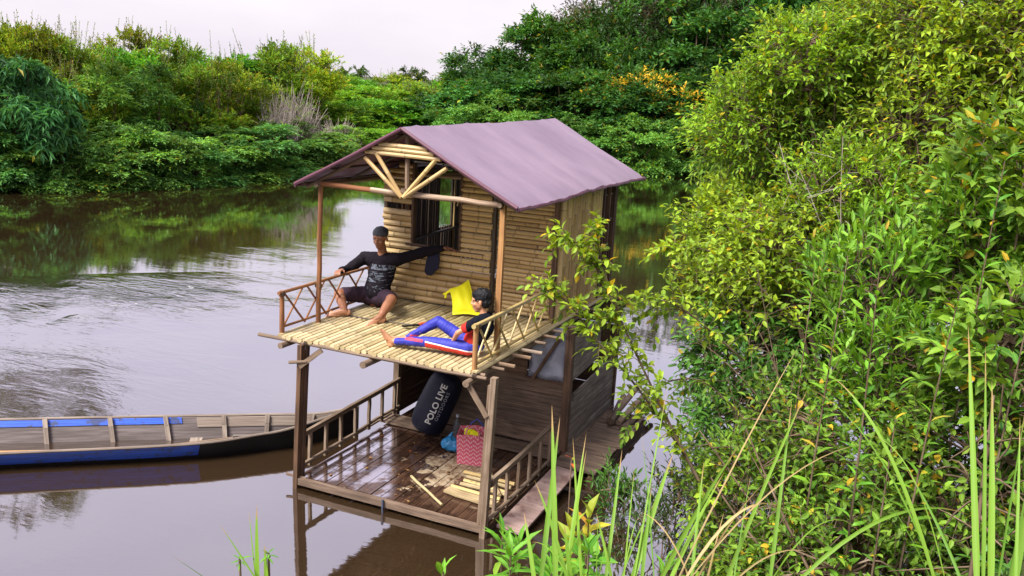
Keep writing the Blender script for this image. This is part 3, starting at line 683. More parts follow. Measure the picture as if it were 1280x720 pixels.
# roof: ridge z 3.37, eaves 2.78
m, nt = new_mat('purple_tarpaulin')
tc = nt.nodes.new('ShaderNodeTexCoord')
n1 = noise_n(nt, vmul(nt, tc.outputs['Object'], (1.2, 2.6, 1.2)), 1.2, 4, .5); n2 = noise_n(nt, vmul(nt, tc.outputs['Object'], (5, 30, 5)), 1, 4, .6)
n3 = noise_n(nt, tc.outputs['Object'], 22, 4, .7)
cc_ = ramp(nt, n1, [(.3, (.165, .115, .168)), (.7, (.225, .16, .222))])
cc_ = mix(nt, ramp(nt, n3, [(.58, (0, 0, 0)), (.75, (.35,)*3)]), cc_, (.20, .13, .18))
geo_ = nt.nodes.new('ShaderNodeNewGeometry')
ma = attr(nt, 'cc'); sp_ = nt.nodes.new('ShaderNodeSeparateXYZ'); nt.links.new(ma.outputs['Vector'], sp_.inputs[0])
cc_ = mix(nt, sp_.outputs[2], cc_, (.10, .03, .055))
out(nt, pbsdf(nt, cc_, .5, .35, bump=mth(nt, 'ADD', n1, mth(nt, 'MULTIPLY', n2, .25)), bstr=.5, bdist=.03)); M['tarp'] = m
RU, RZ, EZ, HW, Y0, Y1 = .785, 3.375, 2.785, 1.135, .45, 4.10
def roofz(u, y, side):
    t = abs(u-RU)/HW
    yy = (y-Y0)/(Y1-Y0)
    wav = .003*math.sin(yy*29+t*1.5)*t + .006*math.sin(yy*11+2)*(.4+t)+ .003*math.sin(yy*57)*t*t + .010*max(0, 1-abs((yy*7.3) % 1-.5)*14)
    sag = -.018*math.sin(math.pi*t)*(.5+.5*math.sin(yy*12))
    return RZ+(EZ-RZ)*t+wav+sag+.006*(math.sin(yy*8)+math.sin(yy*19+1)*.6)*(1-t)+ (.02*yy)
for sgn in (-1, 1):
    b = MB(); NU, NY = 12, 44; top = []; 
    g = [[None]*(NY+1) for _ in range(NU+1)]
    vs = []; cs = []
    for i in range(NU+1):
        for j in range(NY+1):
            t = i/NU; y = Y0+(Y1-Y0)*j/NY
            ex = 1+.003*math.sin(j*.9)*(t > .9)+(.05*max(0, (j/NY-.86)/.14) if sgn > 0 else 0)*t
            u = RU+sgn*HW*t*ex; yy = y+.015*math.sin(i*.8)*(j in (0, NY))
            z = roofz(u, y, sgn)
            if i == NU: z -= .012
            vs.append((u, yy, z)); cs.append((y, t, 0.0))
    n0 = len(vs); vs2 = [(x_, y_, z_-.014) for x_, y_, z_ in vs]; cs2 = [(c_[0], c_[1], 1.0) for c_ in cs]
    # rolled dark hem on the front edge, the eave and the back edge
    fs = []
    I = lambda i, j: i*(NY+1)+j
    for i in range(NU):
        for j in range(NY):
            fs.append((I(i, j), I(i+1, j), I(i+1, j+1), I(i, j+1)))
            fs.append((n0+I(i, j), n0+I(i, j+1), n0+I(i+1, j+1), n0+I(i+1, j)))
    for i in range(NU):
        for j in (0, NY): fs.append((I(i, j), n0+I(i, j), n0+I(i+1, j), I(i+1, j)))
    for j in range(NY): fs.append((I(NU, j), I(NU, j+1), n0+I(NU, j+1), n0+I(NU, j)))
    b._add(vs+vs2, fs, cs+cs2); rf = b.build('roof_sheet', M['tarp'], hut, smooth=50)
    h = MB()
    pts = [(RU+sgn*HW*t, Y0-.004, roofz(RU+sgn*HW*t, Y0, sgn)-.012) for t in np.linspace(0.0, 1.0, 12)]
    h.tube(pts, [.017]*12, 6, wob=.12); 
    for v_ in h.c: pass
    h.c = [(a_, b_, 1.0) for a_, b_, _ in h.c]
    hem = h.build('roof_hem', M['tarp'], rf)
    h = MB(); pts = []
    for j in range(0, 41):
        y = Y0+(Y1-Y0)*j/40; ex = 1+(.05*max(0, (j/40-.86)/.14) if sgn > 0 else 0)
        pts.append((RU+sgn*HW*ex, y, roofz(RU+sgn*HW, y, sgn)-.028+random.uniform(-.004, .004)))
    h.tube(pts, [.013+.006*math.sin(j*1.7)**2 for j in range(41)], 6); h.c = [(a_, b_, 1.0) for a_, b_, _ in h.c]
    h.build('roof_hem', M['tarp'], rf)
for y in (.56, 1.2, 1.9, 2.7, 3.5, 4.0):
    for sgn in (-1, 1):
        MB().pole((RU, y, RZ-.055), (RU+sgn*(HW-.06), y, EZ-.035), .018, 7, .004).build('rafter', M['bamboo_dark'] if y > .6 else M['log'], hut)
for sgn in (-1, 1):
    for t in (.06, .36, .66, .93):
        MB().pole((RU+sgn*HW*t, Y0+.03, RZ+(EZ-RZ)*t-.034), (RU+sgn*HW*t, Y1-.04, RZ+(EZ-RZ)*t-.034), .012, 6, .002).build('purlin', M['bamboo_dark'], hut)
for x in (-.15, 1.73): MB().pole((x, .5, 2.785), (x, 3.9, 2.76), .022, 8, .003).build('wall_plate', M['log'], hut)

# upper front wall of horizontal bamboo with the window
def hwall(name, x0, x1, y, z0, z1, dia, mat=None, gap=None, jit=.01, parent=None, slope=None):
    b = MB(); z = z0+dia/2; k = 0
    while z < z1-dia*.3:
        if not (gap and gap[0] < z < gap[1]):
            zz = z+random.uniform(-.003, .003); r_ = dia*.5*random.uniform(.92, 1.04)
            a0, a1 = x0+random.uniform(-jit, jit), x1+random.uniform(-jit, jit)
            if slope:
                lim = slope(z); a0, a1 = max(a0, lim[0]), min(a1, lim[1])
            if a1-a0 > .05:
                cut = random.uniform(.3, .7) if random.random() < .35 and a1-a0 > .5 else None
                if cut:
                    mid = a0+(a1-a0)*cut
                    b.culm((a0, y, zz), (mid-.003, y+random.uniform(-.004, .004), zz), r_, 8); b.culm((mid+.003, y, zz), (a1, y+random.uniform(-.004, .004), zz+random.uniform(-.003, .003)), r_*.97, 8)
                else: b.culm((a0, y+random.uniform(-.003, .003), zz), (a1, y, zz+random.uniform(-.004, .004)), r_, 8, bend=.001)
        z += dia; k += 1
    return b.build(name, mat or M['bamboo_wall'], parent or hut)
def rslope(z):      # keeps slats under the roof
    t = (3.33-z)/(RZ-EZ)*HW
    return (RU-t, RU+t)
hwall('wall_panel', -.235, 1.05, WY, 1.46, 2.075, .068, slope=rslope)
hwall('wall_panel', -.235, .115, WY, 2.06, 2.95, .062, gap=(2.44, 2.515), slope=rslope)
b = MB()
for x in (-.02, .02, .06): b.pole((x, WY+.01, 2.42), (x, WY+.01, 2.53), .006, 6)
b.build('spindle', M['bamboo_red'], hut)
hwall('wall_panel', .70, 1.05, WY, 2.045, 3.2, .058, slope=rslope)
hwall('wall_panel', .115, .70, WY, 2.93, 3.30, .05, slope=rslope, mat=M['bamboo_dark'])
d_ = hwall('door', 1.085, 1.735, WY+.07, 1.47, 2.80, .044, jit=.006)
tag(d_, 'door of narrow darker bamboo slats')
b = MB()
b.beam((1.068, WY+.02, 1.45), (1.068, WY+.02, 2.95), .03, .05, up=(0, 1, 0)); b.build('door_post', M['bamboo_dark'], hut)
b = MB(); b.beam((1.74, WY+.03, 1.45), (1.735, WY+.03, 2.80), .045, .05, up=(0, 1, 0)); b.build('corner_post', M['plank_dark'], hut)
b = MB(); b.beam((-.235, WY+.045, 1.45), (-.235, WY+.045, 2.82), .04, .04, up=(0, 1, 0)); b.build('corner_post', M['plank_dark'], hut)
wf = MB()
for x in (.125, .695): wf.beam((x, WY, 2.05), (x, WY, 2.93), .028, .055, up=(0, 1, 0))
wf.pole((.05, WY-.02, 2.075), (.98, WY-.015, 2.065), .017, 8, .003); wo_ = wf.build('window', M['plank_dark'], hut)
# right side wall: upright bamboo, then dark uprights round an opening
b = MB(); y = 1.92
while y < 3.06:
    d = random.uniform(.066, .082); b.culm((1.765, y+d/2, 1.45+random.uniform(-.03, .02)), (1.765, y+d/2+random.uniform(-.008, .008), 2.80), d*.455, 9, bend=.002); y += d
b.build('side_wall', M['bamboo_wall'], hut)
b = MB()
for y in (3.12, 3.22, 3.42, 3.62, 3.68): b.beam((1.76, y, 1.45), (1.765, y+random.uniform(-.02, .02), 2.80), .045, .03, up=(0, 1, 0), warp=.003)
b.build('window_upright', M['plank_dark'], hut)
b = MB(); b.pole((1.755, 3.05, 2.32), (1.755, 3.72, 2.33), .014); b.pole((1.755, 3.05, 2.62), (1.755, 3.72, 2.62), .012); b.build('window_rail', M['bamboo_dark'], hut)
# left side wall, seen through the window: dark uprights, an opening, a sill with stub spindles
b = MB(); y = 1.9
while y < 3.72:
    op = 3.06 < y < 3.40
    b.beam((-.235, y, 1.45), (-.235, y+random.uniform(-.01, .01), 2.06 if op else 2.82), .020, .042, up=(0, 1, 0), warp=.002); y += .055 if not op else .06
    if op: pass
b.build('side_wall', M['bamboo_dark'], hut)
b = MB(); b.pole((-.20, 2.4, 2.01), (-.20, 3.74, 2.03), .018, 8, .002, 4); b.build('window_rail', M['bamboo_dark'], hut)
b = MB(); b.beam((-.21, 3.43, 1.5), (-.21, 3.43, 2.8), .02, .03, up=(0, 1, 0)); b.beam((-.20, 3.55, 1.5), (-.2, 3.55, 2.8), .012, .02, up=(0, 1, 0)); b.build('window_upright', M['bamboo'], hut)
b = MB(); x = -.2
while x < 1.75:
    b.beam((x, 3.72, 1.45), (x+random.uniform(-.01, .01), 3.72, 2.85), .05, .015, up=(0, 1, 0)); x += .062
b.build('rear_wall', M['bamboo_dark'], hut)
b = MB(); b.pole((.1, 2.6, 2.78), (1.3, 2.6, 2.80), .02); b.build('tie_beam', M['birch'], hut); b = MB(); b.pole((-.2, 1.95, 2.80), (.9, 1.95, 2.82), .022); b.build('tie_beam', M['birch'], hut)
b = MB(); b.pole((.62, 2.2, 3.0), (-.15, 3.4, 2.3), .012); b.build('brace', M['bamboo'], hut)

# lower room: plank walls, doorway on the left, sheet in the opening on the right
def pwall(name, p0, p1, zs, t=.02, mat=None, gap=.006, jit=.01):
    b = MB(); p0, p1 = Vector(p0), Vector(p1)
    for z0, z1 in zs:
        a = p0.copy(); c = p1.copy(); j = random.uniform(-jit, jit)
        a.z = (z0+z1)/2; c.z = (z0+z1)/2+j
        n = Vector((0, 0, 1)).cross((p1-p0).normalized())*random.uniform(-.005, .005)
        b.beam(a+n, c+n, t, (z1-z0)-gap, warp=.0015)
    return b.build(name, mat or M['plank'], hut)
pwall('plank_wall', (.50, WY, 0), (1.93, WY, 0), [(.15, .33), (.33, .52), (.52, .70), (.70, .85)], mat=M['plank'], gap=.003, jit=.002)
pwall('plank_wall', (.50, WY+.003, 0), (1.52, WY+.003, 0), [(.84, 1.02), (1.02, 1.22), (1.22, 1.38)], mat=M['plank_dark'], gap=.003, jit=.002)
pwall('plank_wall', (-.05, 1.9, 0), (-.05, 3.5, 0), [(.12, .33), (.332, .55), (.552, .78), (.782, 1.0), (1.002, 1.2), (1.202, 1.38)], mat=M['plank_dark'], gap=.003)
pwall('plank_wall', (-.05, 3.5, 0), (1.95, 3.5, 0), [(.12, .35), (.36, .6), (.6, .85), (.86, 1.1), (1.1, 1.38)], mat=M['plank_dark'])
b = MB()    # lower right wall: two slanting groups of boards with a dark gap between
def sboard(y0, y1, z0a, z0b, z1a, z1b, mat):
    b = MB(); r_ = random.uniform(-.004, .004)
    b.poly([(1.955+r_, y0, z0a), (1.955+r_, y1, z0b), (1.955+r_, y1, z1b), (1.955+r_, y0, z1a)], .02); return b.build('side_board', mat, hut)
sboard(1.90, 3.46, .04, .05, .21, .22, M['plank_grey']); sboard(1.90, 3.46, .218, .228, .40, .41, M['plank_grey'])
sboard(1.90, 3.46, .408, .418, .60, .60, M['plank_grey']); sboard(2.05, 3.46, .608, .608, .68, .76, M['plank_grey'])
sboard(1.90, 2.80, .84, .88, .99, 1.06, M['plank_grey']); sboard(1.91, 2.84, 1.0, 1.07, 1.20, 1.22, M['plank_grey'])
sboard(1.98, 3.0, 1.21, 1.23, 1.30, 1.34, M['plank_grey'])
b = MB(); b.beam((1.982, 1.9, .09), (1.982, 3.5, .09), .03, .05, warp=.003); b.build('side_sill', M['plank'], hut)
m, nt = new_mat('plastic_sheet')
tc = nt.nodes.new('ShaderNodeTexCoord'); n1 = noise_n(nt, tc.outputs['Object'], 4, 4, .6)
out(nt, pbsdf(nt, ramp(nt, n1, [(.3, (.20, .22, .30)), (.7, (.38, .40, .50))]), .18, .6, bump=n1, bstr=.5, bdist=.03)); M['sheet'] = m
b = MB(); vs = []; cs = []; N = 8
for i in range(N+1):
    for j in range(N+1):
        x = 1.53+.41*i/N; z = .85+.55*j/N
        vs.append((x, WY+.05-.05*(1-j/N)+.012*math.sin(i*1.3+j*.8), z)); cs.append((x, z, .5))
b._add(vs, [(i*(N+1)+j, (i+1)*(N+1)+j, (i+1)*(N+1)+j+1, i*(N+1)+j+1) for i in range(N) for j in range(N)], cs)
sh = b.build('plastic_sheet', M['sheet'], hut)
sm = sh.modifiers.new('s', 'SOLIDIFY'); sm.thickness = .004
b = MB(); b.beam((1.60, WY-.03, .84), (1.90, WY+.0, 1.39), .03, .035, up=(0, 1, 0), warp=.003); b.build('prop_stick', M['plank_dark'], hut)
b = MB(); b.beam((1.50, WY-.015, .845), (1.93, WY-.015, .845), .03, .02); b.build('sill', M['plank_dark'], hut)
# raised boards in front of the wall, side decks
b = MB(); b.beam((-.08, 1.71, .118), (1.96, 1.71, .125), .26, .018, warp=.002); b.build('step_board', M['plank'], hut)
b = MB(); y = 1.50
while y < 3.2:
    w = random.uniform(.13, .19); b.beam((1.985, y+w/2, .10), (2.43+random.uniform(-.02, .03), y+w/2+random.uniform(-.01, .01), .10+random.uniform(-.004, .004)), w-.008, .02, warp=.002); y += w
b.build('side_deck', M['plank'], hut)
b = MB(); b.beam((2.40, 1.45, .03), (2.42, 3.3, .03), .06, .07); b.pole((2.1, 1.4, -.02), (2.15, 3.5, -.02), .06, 9); b.build('side_deck_frame', M['post_brown'], hut)

# railings
def xrail(xx, y0, y1, z0, z1, mat, n, post_mat, big):
    o = empty('railing'); o.parent = hut
    MB().pole((xx, y0-.05, z1), (xx, y1, z1), big, 9, .003, 4).build('top_rail', mat, o)
    MB().pole((xx+.002, y0-.01, z0+.05), (xx, y1, z0+.05), big*.8, 8, .003, 4).build('bottom_rail', mat, o)
    MB().pole((xx, y0, z0-.05), (xx, y0, z1+.015), .024, 9, .001).build('rail_post', post_mat, o)
    b = MB(); L = (y1-y0)/n
    for i in range(n):
        a, c = y0+i*L+.02, y0+(i+1)*L-.02
        b.pole((xx-.012, a, z0+.03), (xx-.012, c, z1-.01), .0105, 6, .006); b.pole((xx+.012, c, z0+.03), (xx+.012, a, z1-.01), .0105, 6, .006)
    b.build('lattice', mat, o); return o
xrail(-.215, .08, 1.82, ZF, ZF+.375, M['bamboo_red'], 5, M['bamboo_red'], .016)
xrail(1.768, .07, 1.80, ZF-.01, ZF+.375, M['bamboo'], 5, M['tan_pole'], .021)
def srail(xx, y0, y1, z0, z1, za, zb, n, mat, xe=0):
    o = empty('railing'); o.parent = hut
    MB().beam((xx, y0, z1), (xx+xe, y1, zb), .035, .045, warp=.006).build('top_rail', mat, o)
    MB().pole((xx+.02, y0, z0), (xx+xe, y1, za), .018, 8, .005, 4).build('bottom_rail', mat, o)
    MB().pole((xx-.03, y0, z0-.05), (xx+xe-.03, y1, za-.05), .016, 8, .005, 4).build('bottom_rail', mat, o)
    for i in range(n):
        t = (i+.6)/n; yy = y0+(y1-y0)*t
        MB().beam((xx+xe*t, yy, z0+(za-z0)*t-.06), (xx+xe*t, yy+.01, z1+(zb-z1)*t), .026, .034, up=(0, 1, 0), warp=.002).build('baluster', mat, o)
    return o
srail(.0, .06, 1.86, .20, .49, .22, .53, 7, M['post'])
srail(1.955, .04, 1.60, .15, .46, .14, .50, 6, M['post'])
b = MB(); b.tube([(.97, -.035, .12), (.975, -.045, .03), (.98, -.04, -.06), (.99, -.035, -.2)], [.012, .009, .011, .006], 6); b.build('mooring_strap', plain_mat('dark_blue_cloth', (.05, .06, .10)), hut)

def coil(c, ax_, r, n=4):
    c = Vector(c); ax_ = Vector(ax_).normalized(); a_ = ax_.orthogonal().normalized(); b_ = ax_.cross(a_)
    MB().tube([c+ax_*(.011*(i/12-n/2))+(a_*math.cos(i*math.pi/6)+b_*math.sin(i*math.pi/6))*r for i in range(12*n)], .0045, 5).build('lashing', M['bamboo_dark'] if r < .03 else M['log'], hut)
for c_, a_, r_ in (((-.15, .565, 2.79), (1, 0, .1), .031), ((1.72, .56, 2.785), (1, 0, 0), .036), ((.78, .525, 2.80), (1, .2, 0), .037), ((-.215, .08, ZF+.36), (0, 1, .1), .024), ((1.768, .10, ZF+.36), (0, 1, 0), .028), ((-.165, .57, ZF+.36), (0, 1, 0), .03), ((1.80, .03, 1.41), (1, 0, 0), .025), ((.1, .03, 1.41), (1, 0, 0), .024), ((1.955, .1, .46), (0, 1, 0), .034)):
    coil(c_, a_, r_)
# ------------------------------------------------------------ organic shapes (people, bags) grown as one surface
WORK = bpy.data.scenes.new('workbench')
_ico = {}
def ico(sub):
    if sub not in _ico:
        bm = bmesh.new(); bmesh.ops.create_icosphere(bm, subdivisions=sub, radius=1)
        _ico[sub] = (np.array([v.co[:] for v in bm.verts]), np.array([[v.index for v in f.verts] for f in bm.faces])); bm.free()
    return _ico[sub]
def chain(pts, rads, flat=None):
    """spheres along a path: tapered limb. flat=(axis vector, factor) squeezes them"""
    out_ = []; pts = [Vector(p) for p in pts]
    for i in range(len(pts)-1):
        L = (pts[i+1]-pts[i]).length; n = max(2, int(L/(.60*min(rads[i], rads[i+1])))+1)
        for k in range(n+(i == len(pts)-2)):
            t = k/n; out_.append((pts[i].lerp(pts[i+1], t), rads[i]*(1-t)+rads[i+1]*t, flat))
    return out_
def ellip(c, r, rot=None): return [(Vector(c), tuple(r), rot)]
def organic(name, prims, voxel, mats, parent=None, smooth=3, disp=0, dscale=20, matfn=None, sub=2, deci=None):
    vs = []; fs = []; b = 0
    for c, r, x in prims:
        V, Fc = ico(1 if (not isinstance(r, tuple) and r < voxel*6) else 2)
        if isinstance(r, tuple):
            P = V*np.array(r)
            if x is not None: P = P@np.array(x.to_3x3()).T
        else:
            P = V*r
            if x is not None:
                ax, k = x; ax = np.array(Vector(ax).normalized()); P = P-np.outer(P@ax, ax)*(1-k)
        vs.append(P+np.array(c)); fs.append(Fc+b); b += len(V)
    me = bpy.data.meshes.new(name+'_src'); me.from_pydata(np.concatenate(vs).tolist(), [], np.concatenate(fs).tolist())
    o = bpy.data.objects.new(name, me); WORK.collection.objects.link(o)
    rm = o.modifiers.new('r', 'REMESH'); rm.mode = 'VOXEL'; rm.voxel_size = voxel; rm.use_smooth_shade = True
    sm = o.modifiers.new('s', 'SMOOTH'); sm.iterations = smooth; sm.factor = .5
    with bpy.context.temp_override(scene=WORK, view_layer=WORK.view_layers[0]): dg = bpy.context.evaluated_depsgraph_get()
    ev = o.evaluated_get(dg)
    nm = bpy.data.meshes.new_from_object(ev); o.modifiers.clear(); o.data = nm; bpy.data.meshes.remove(me); nm.name = name; WORK.collection.objects.unlink(o); COL.objects.link(o)
    if disp:
        N_ = len(nm.vertices); cv = np.zeros(N_*3, np.float32); nv = np.zeros(N_*3, np.float32)
        nm.vertices.foreach_get('co', cv); nm.vertices.foreach_get('normal', nv); cv = cv.reshape(-1, 3); nv = nv.reshape(-1, 3)
        q = np.array([noise.noise(Vector(c)*dscale)+.5*noise.noise(Vector(c)*dscale*2.3) for c in cv.tolist()])
        nm.vertices.foreach_set('co', (cv+nv*(q*disp)[:, None]).astype(np.float32).ravel())
    nm.materials.clear()
    for m_ in (mats if isinstance(mats, (list, tuple)) else [mats]): nm.materials.append(m_)
    if matfn:
        for p in nm.polygons: p.material_index = matfn(p.center)
    nm.polygons.foreach_set('use_smooth', np.ones(len(nm.polygons), bool))
    if parent is not None: o.parent = parent
    return o
def finger(base, d, bend, L, r, curl):
    """three phalanges curling towards 'bend'"""
    p = Vector(base); d = Vector(d).normalized(); bend = Vector(bend).normalized(); pts = [p.copy()]
    for k, l in enumerate((.45, .32, .25)):
        dd = (d*math.cos(curl*(k+.6))+bend*math.sin(curl*(k+.6))).normalized(); p = p+dd*(L*l); pts.append(p.copy())
    return chain(pts, [r, r*.95, r*.88, r*.75])
def hand(w, d, palm_n, thumb_side, s=1.0, curl=.5):
    """w wrist, d pointing direction, palm_n the way the palm faces, thumb_side towards the thumb"""
    w = Vector(w); d = Vector(d).normalized(); t = Vector(thumb_side); t = (t-d*t.dot(d)).normalized(); n = Vector(palm_n); n = (n-d*n.dot(d)-t*n.dot(t)).normalized()
    P = []
    for k, a in enumerate((-.030, -.010, .010, .028)):
        P += chain([w+t*(a*.6*s), w+d*(.085*s)+t*(a*s)], [.016*s, .013*s])
    for a, L in ((-.032, .060), (-.011, .076), (.010, .082), (.030, .072)):
        P += finger(w+d*(.082*s)+t*(a*s), d+t*a*2, n, L*s, .0088*s, curl)
    th = w+d*(.025*s)+t*(.024*s)
    P += chain([th, th+(d*.6+t*.75+n*.25).normalized()*.035*s, th+(d*.6+t*.75+n*.25).normalized()*.035*s+(d*.9+t*.25+n*.4).normalized()*.035*s], [.013*s, .0105*s, .0085*s])
    return P
def foot(ankle, toe_dir, up, s=1.0):
    a = Vector(ankle); d = Vector(toe_dir).normalized(); u = Vector(up); u = (u-d*u.dot(d)).normalized(); sd = d.cross(u)
    P = ellip_dir(a-d*.035*s-u*.025*s, .038*s)
    P += chain([a, a+d*.07*s-u*.03*s, a+d*.135*s-u*.048*s], [.036*s, .030*s, .020*s], None)
    P += chain([a-d*.03*s-u*.045*s, a+d*.06*s-u*.052*s+sd*.012*s, a+d*.135*s-u*.056*s+sd*.022*s], [.030*s, .022*s, .018*s])
    P += chain([a+d*.05*s-u*.052*s-sd*.012*s, a+d*.14*s-u*.054*s-sd*.02*s], [.024*s, .018*s])
    for k in range(5):
        q = a+d*((.150-.006*k)*s)-u*.056*s+sd*((-.032+.016*k)*s)*1
        P += chain([q, q+d*(.030-.003*k)*s-u*.004*s], [(.0125 if k == 0 else .0095)*s, (.011 if k == 0 else .008)*s])
    return P
def ellip_dir(c, r): return [(Vector(c), r, None)]
def frame(fwd, up):
    f = Vector(fwd).normalized(); u = Vector(up); u = (u-f*u.dot(f)).normalized(); s = f.cross(u)   # s = to the figure's right
    return f, u, s
def head_prims(c, f, u, s, k=1.0):
    """c = centre of the skull; f forward, u up, s the figure's right"""
    rot = Matrix((s, f, u)).transposed()
    E = lambda ox, oy, oz, rx, ry, rz: ellip(c+s*(ox*k)+f*(oy*k)+u*(oz*k), (rx*k, ry*k, rz*k), rot)
    P = E(0, -.008, .028, .074, .094, .082)+E(0, .018, -.035, .058, .066, .062)+E(0, .036, -.082, .036, .036, .030)
    P += E(0, .060, -.078, .020, .018, .017)                                  # chin
    P += E(.032, .048, -.028, .026, .026, .022)+E(-.032, .048, -.028, .026, .026, .022)   # cheekbones
    P += E(.030, .068, .020, .026, .014, .009)+E(-.030, .068, .020, .026, .014, .009)     # brow
    P += E(0, .085, -.012, .0085, .012, .022)+E(0, .092, -.026, .014, .013, .010)+E(.012, .084, -.029, .009, .009, .007)+E(-.012, .084, -.029, .009, .009, .007)
    P += E(0, .076, -.051, .022, .010, .0055)+E(0, .074, -.060, .019, .010, .0065)       # lips
    P += E(.076, -.004, -.012, .008, .017, .028)+E(-.076, -.004, -.012, .008, .017, .028)  # ears
    return P
def face_bits(parent, c, f, u, s, k=1.0, skin_dark=None):
    eye = plain_mat('eye_white', (.30, .26, .23), .25, .5, 0); iris = plain_mat('dark_iris', (.02, .012, .008), .2, .5, 0)
    for sg in (1, -1):
        e = organic('eye', ellip(c+s*(sg*.030*k)+f*(.0665*k)-u*.002*k, (.0110*k, .0085*k, .0048*k), Matrix((s, f, u)).transposed()), .0018, eye, parent, 1)
        organic('iris', ellip(c+s*(sg*.030*k)+f*(.0735*k)-u*.002*k, (.0055*k, .0045*k, .0055*k), Matrix((s, f, u)).transposed()), .0012, iris, e, 0)
        organic('eyebrow', chain([c+s*(sg*.014*k)+f*(.081*k)+u*.021*k, c+s*(sg*.046*k)+f*(.070*k)+u*.024*k], [.0042*k, .003*k]), .002, iris, parent, 0)
    organic('mouth', chain([c+s*(-.017*k)+f*(.0815*k)-u*.0555*k, c+f*(.0865*k)-u*.0555*k, c+s*(.017*k)+f*(.0815*k)-u*.0555*k], [.0022*k, .003*k, .0022*k]), .0013, skin_dark, parent, 0)

def skin_mat(name, c, c2):
    m, nt = new_mat(name); tc = nt.nodes.new('ShaderNodeTexCoord')
    n1 = noise_n(nt, tc.outputs['Object'], 9, 4, .6); n2 = noise_n(nt, tc.outputs['Object'], 120, 3)
    out(nt, pbsdf(nt, mix(nt, n1, c, c2), .48, .4, bump=n2, bstr=.1, bdist=.002, Subsurface_Weight=.08, Subsurface_Scale=.02)); return m
def cloth_mat(name, c, c2=None, rough=.85, **kw):
    m, nt = new_mat(name); tc = nt.nodes.new('ShaderNodeTexCoord')
    n1 = noise_n(nt, tc.outputs['Object'], 14, 4, .6); n2 = noise_n(nt, tc.outputs['Object'], 260, 2)
    out(nt, pbsdf(nt, mix(nt, n1, c, c2 or tuple(x*.7 for x in c)), rough, .08, bump=n2, bstr=.2, bdist=.002)); return m
SK1 = skin_mat('brown_skin', (.28, .118, .062), (.20, .08, .042)); SK2 = skin_mat('light_brown_skin', (.50, .25, .14), (.42, .19, .10))
SOLE = skin_mat('pale_sole', (.52, .27, .17), (.40, .19, .11))
LIPD = plain_mat('lip_line', (.10, .03, .025), .5, .3, 0)

# ---------------- the seated man
hip = Vector((-.06, 1.44, ZF+.105)); chest = Vector((-.09, 1.60, ZF+.37)); neck = Vector((-.085, 1.585, ZF+.545)); hc = Vector((-.085, 1.535, ZF+.70))
f, u, s = frame((.10, -1, -.12), (.0, -.12, 1))      # s points to the man's right = left in the picture
sL, sR = Vector((.10, 1.60, ZF+.485)), Vector((-.28, 1.555, ZF+.465))
eR, wR, hR = Vector((-.335, 1.29, ZF+.36)), Vector((-.245, 1.07, ZF+.415)), None
eL, wL = Vector((.335, 1.735, ZF+.575)), Vector((.545, 1.775, ZF+.635))
kR, aR = Vector((-.29, 1.10, ZF+.155)), Vector((-.065, .865, ZF+.062))
kL, aL = Vector((.33, 1.10, ZF+.185)), Vector((.345, .87, ZF+.058))
hR_, hL_ = hip+Vector((-.10, 0, -.005)), hip+Vector((.10, 0, -.005))
tors = chain([hip, hip.lerp(chest, .5), chest], [.132, .124, .138], (f, .82))+chain([sR, chest+Vector((0, 0, .06)), sL], [.058, .10, .058])
tors += ellip(hip+Vector((-.06, 0, -.02)), (.11, .115, .085))+ellip(hip+Vector((.06, 0, -.02)), (.11, .115, .085))
body = list(tors)+chain([neck-Vector((0, 0, .06)), neck, hc-u*.04], [.062, .050, .048])
body += head_prims(hc, f, u, s)
body += chain([sR, eR, wR], [.050, .038, .025])+chain([sL, eL, wL], [.050, .038, .025])
body += hand(wR, (.12, -.55, .02), (.3, -.2, -1), (1, .3, .2), .95, .55)
body += hand(wL, (1, .10, .04), (0, -.1, -1), (0, -1, .2), .95, .45)
body += chain([hR_, kR], [.082, .056])+chain([kR, kR.lerp(aR, .35), aR], [.053, .055, .034])
body += chain([hL_, kL], [.082, .056])+chain([kL, kL.lerp(aL, .35), aL], [.053, .055, .034])
body += foot(aR, (-.80, -.62, .02), (.35, -.45, .75), 1.0)
body += foot(aL, (-.45, -.72, -.05), (.2, -.1, 1), 1.0)
man = organic('person', body, .0065, SK1, None, 3)
tag(man, 'man in black long sleeved shirt, shorts and grey cap sitting barefoot against the bamboo wall', 'person')
# the paler soles of his feet are part of the same skin
man.data.materials.append(SOLE)
for p in man.data.polygons:
    c_ = p.center
    if (c_-aR).length < .25 and c_.z < ZF+.075 and p.normal.y < -.15 and (c_-aR).dot(Vector((-.8, -.62, 0))) > -.06: p.material_index = 1
    if (c_-aL).length < .24 and c_.z < ZF+.04 and p.normal.y < -.2: p.material_index = 1
face_bits(man, hc, f, u, s, 1.0, LIPD)
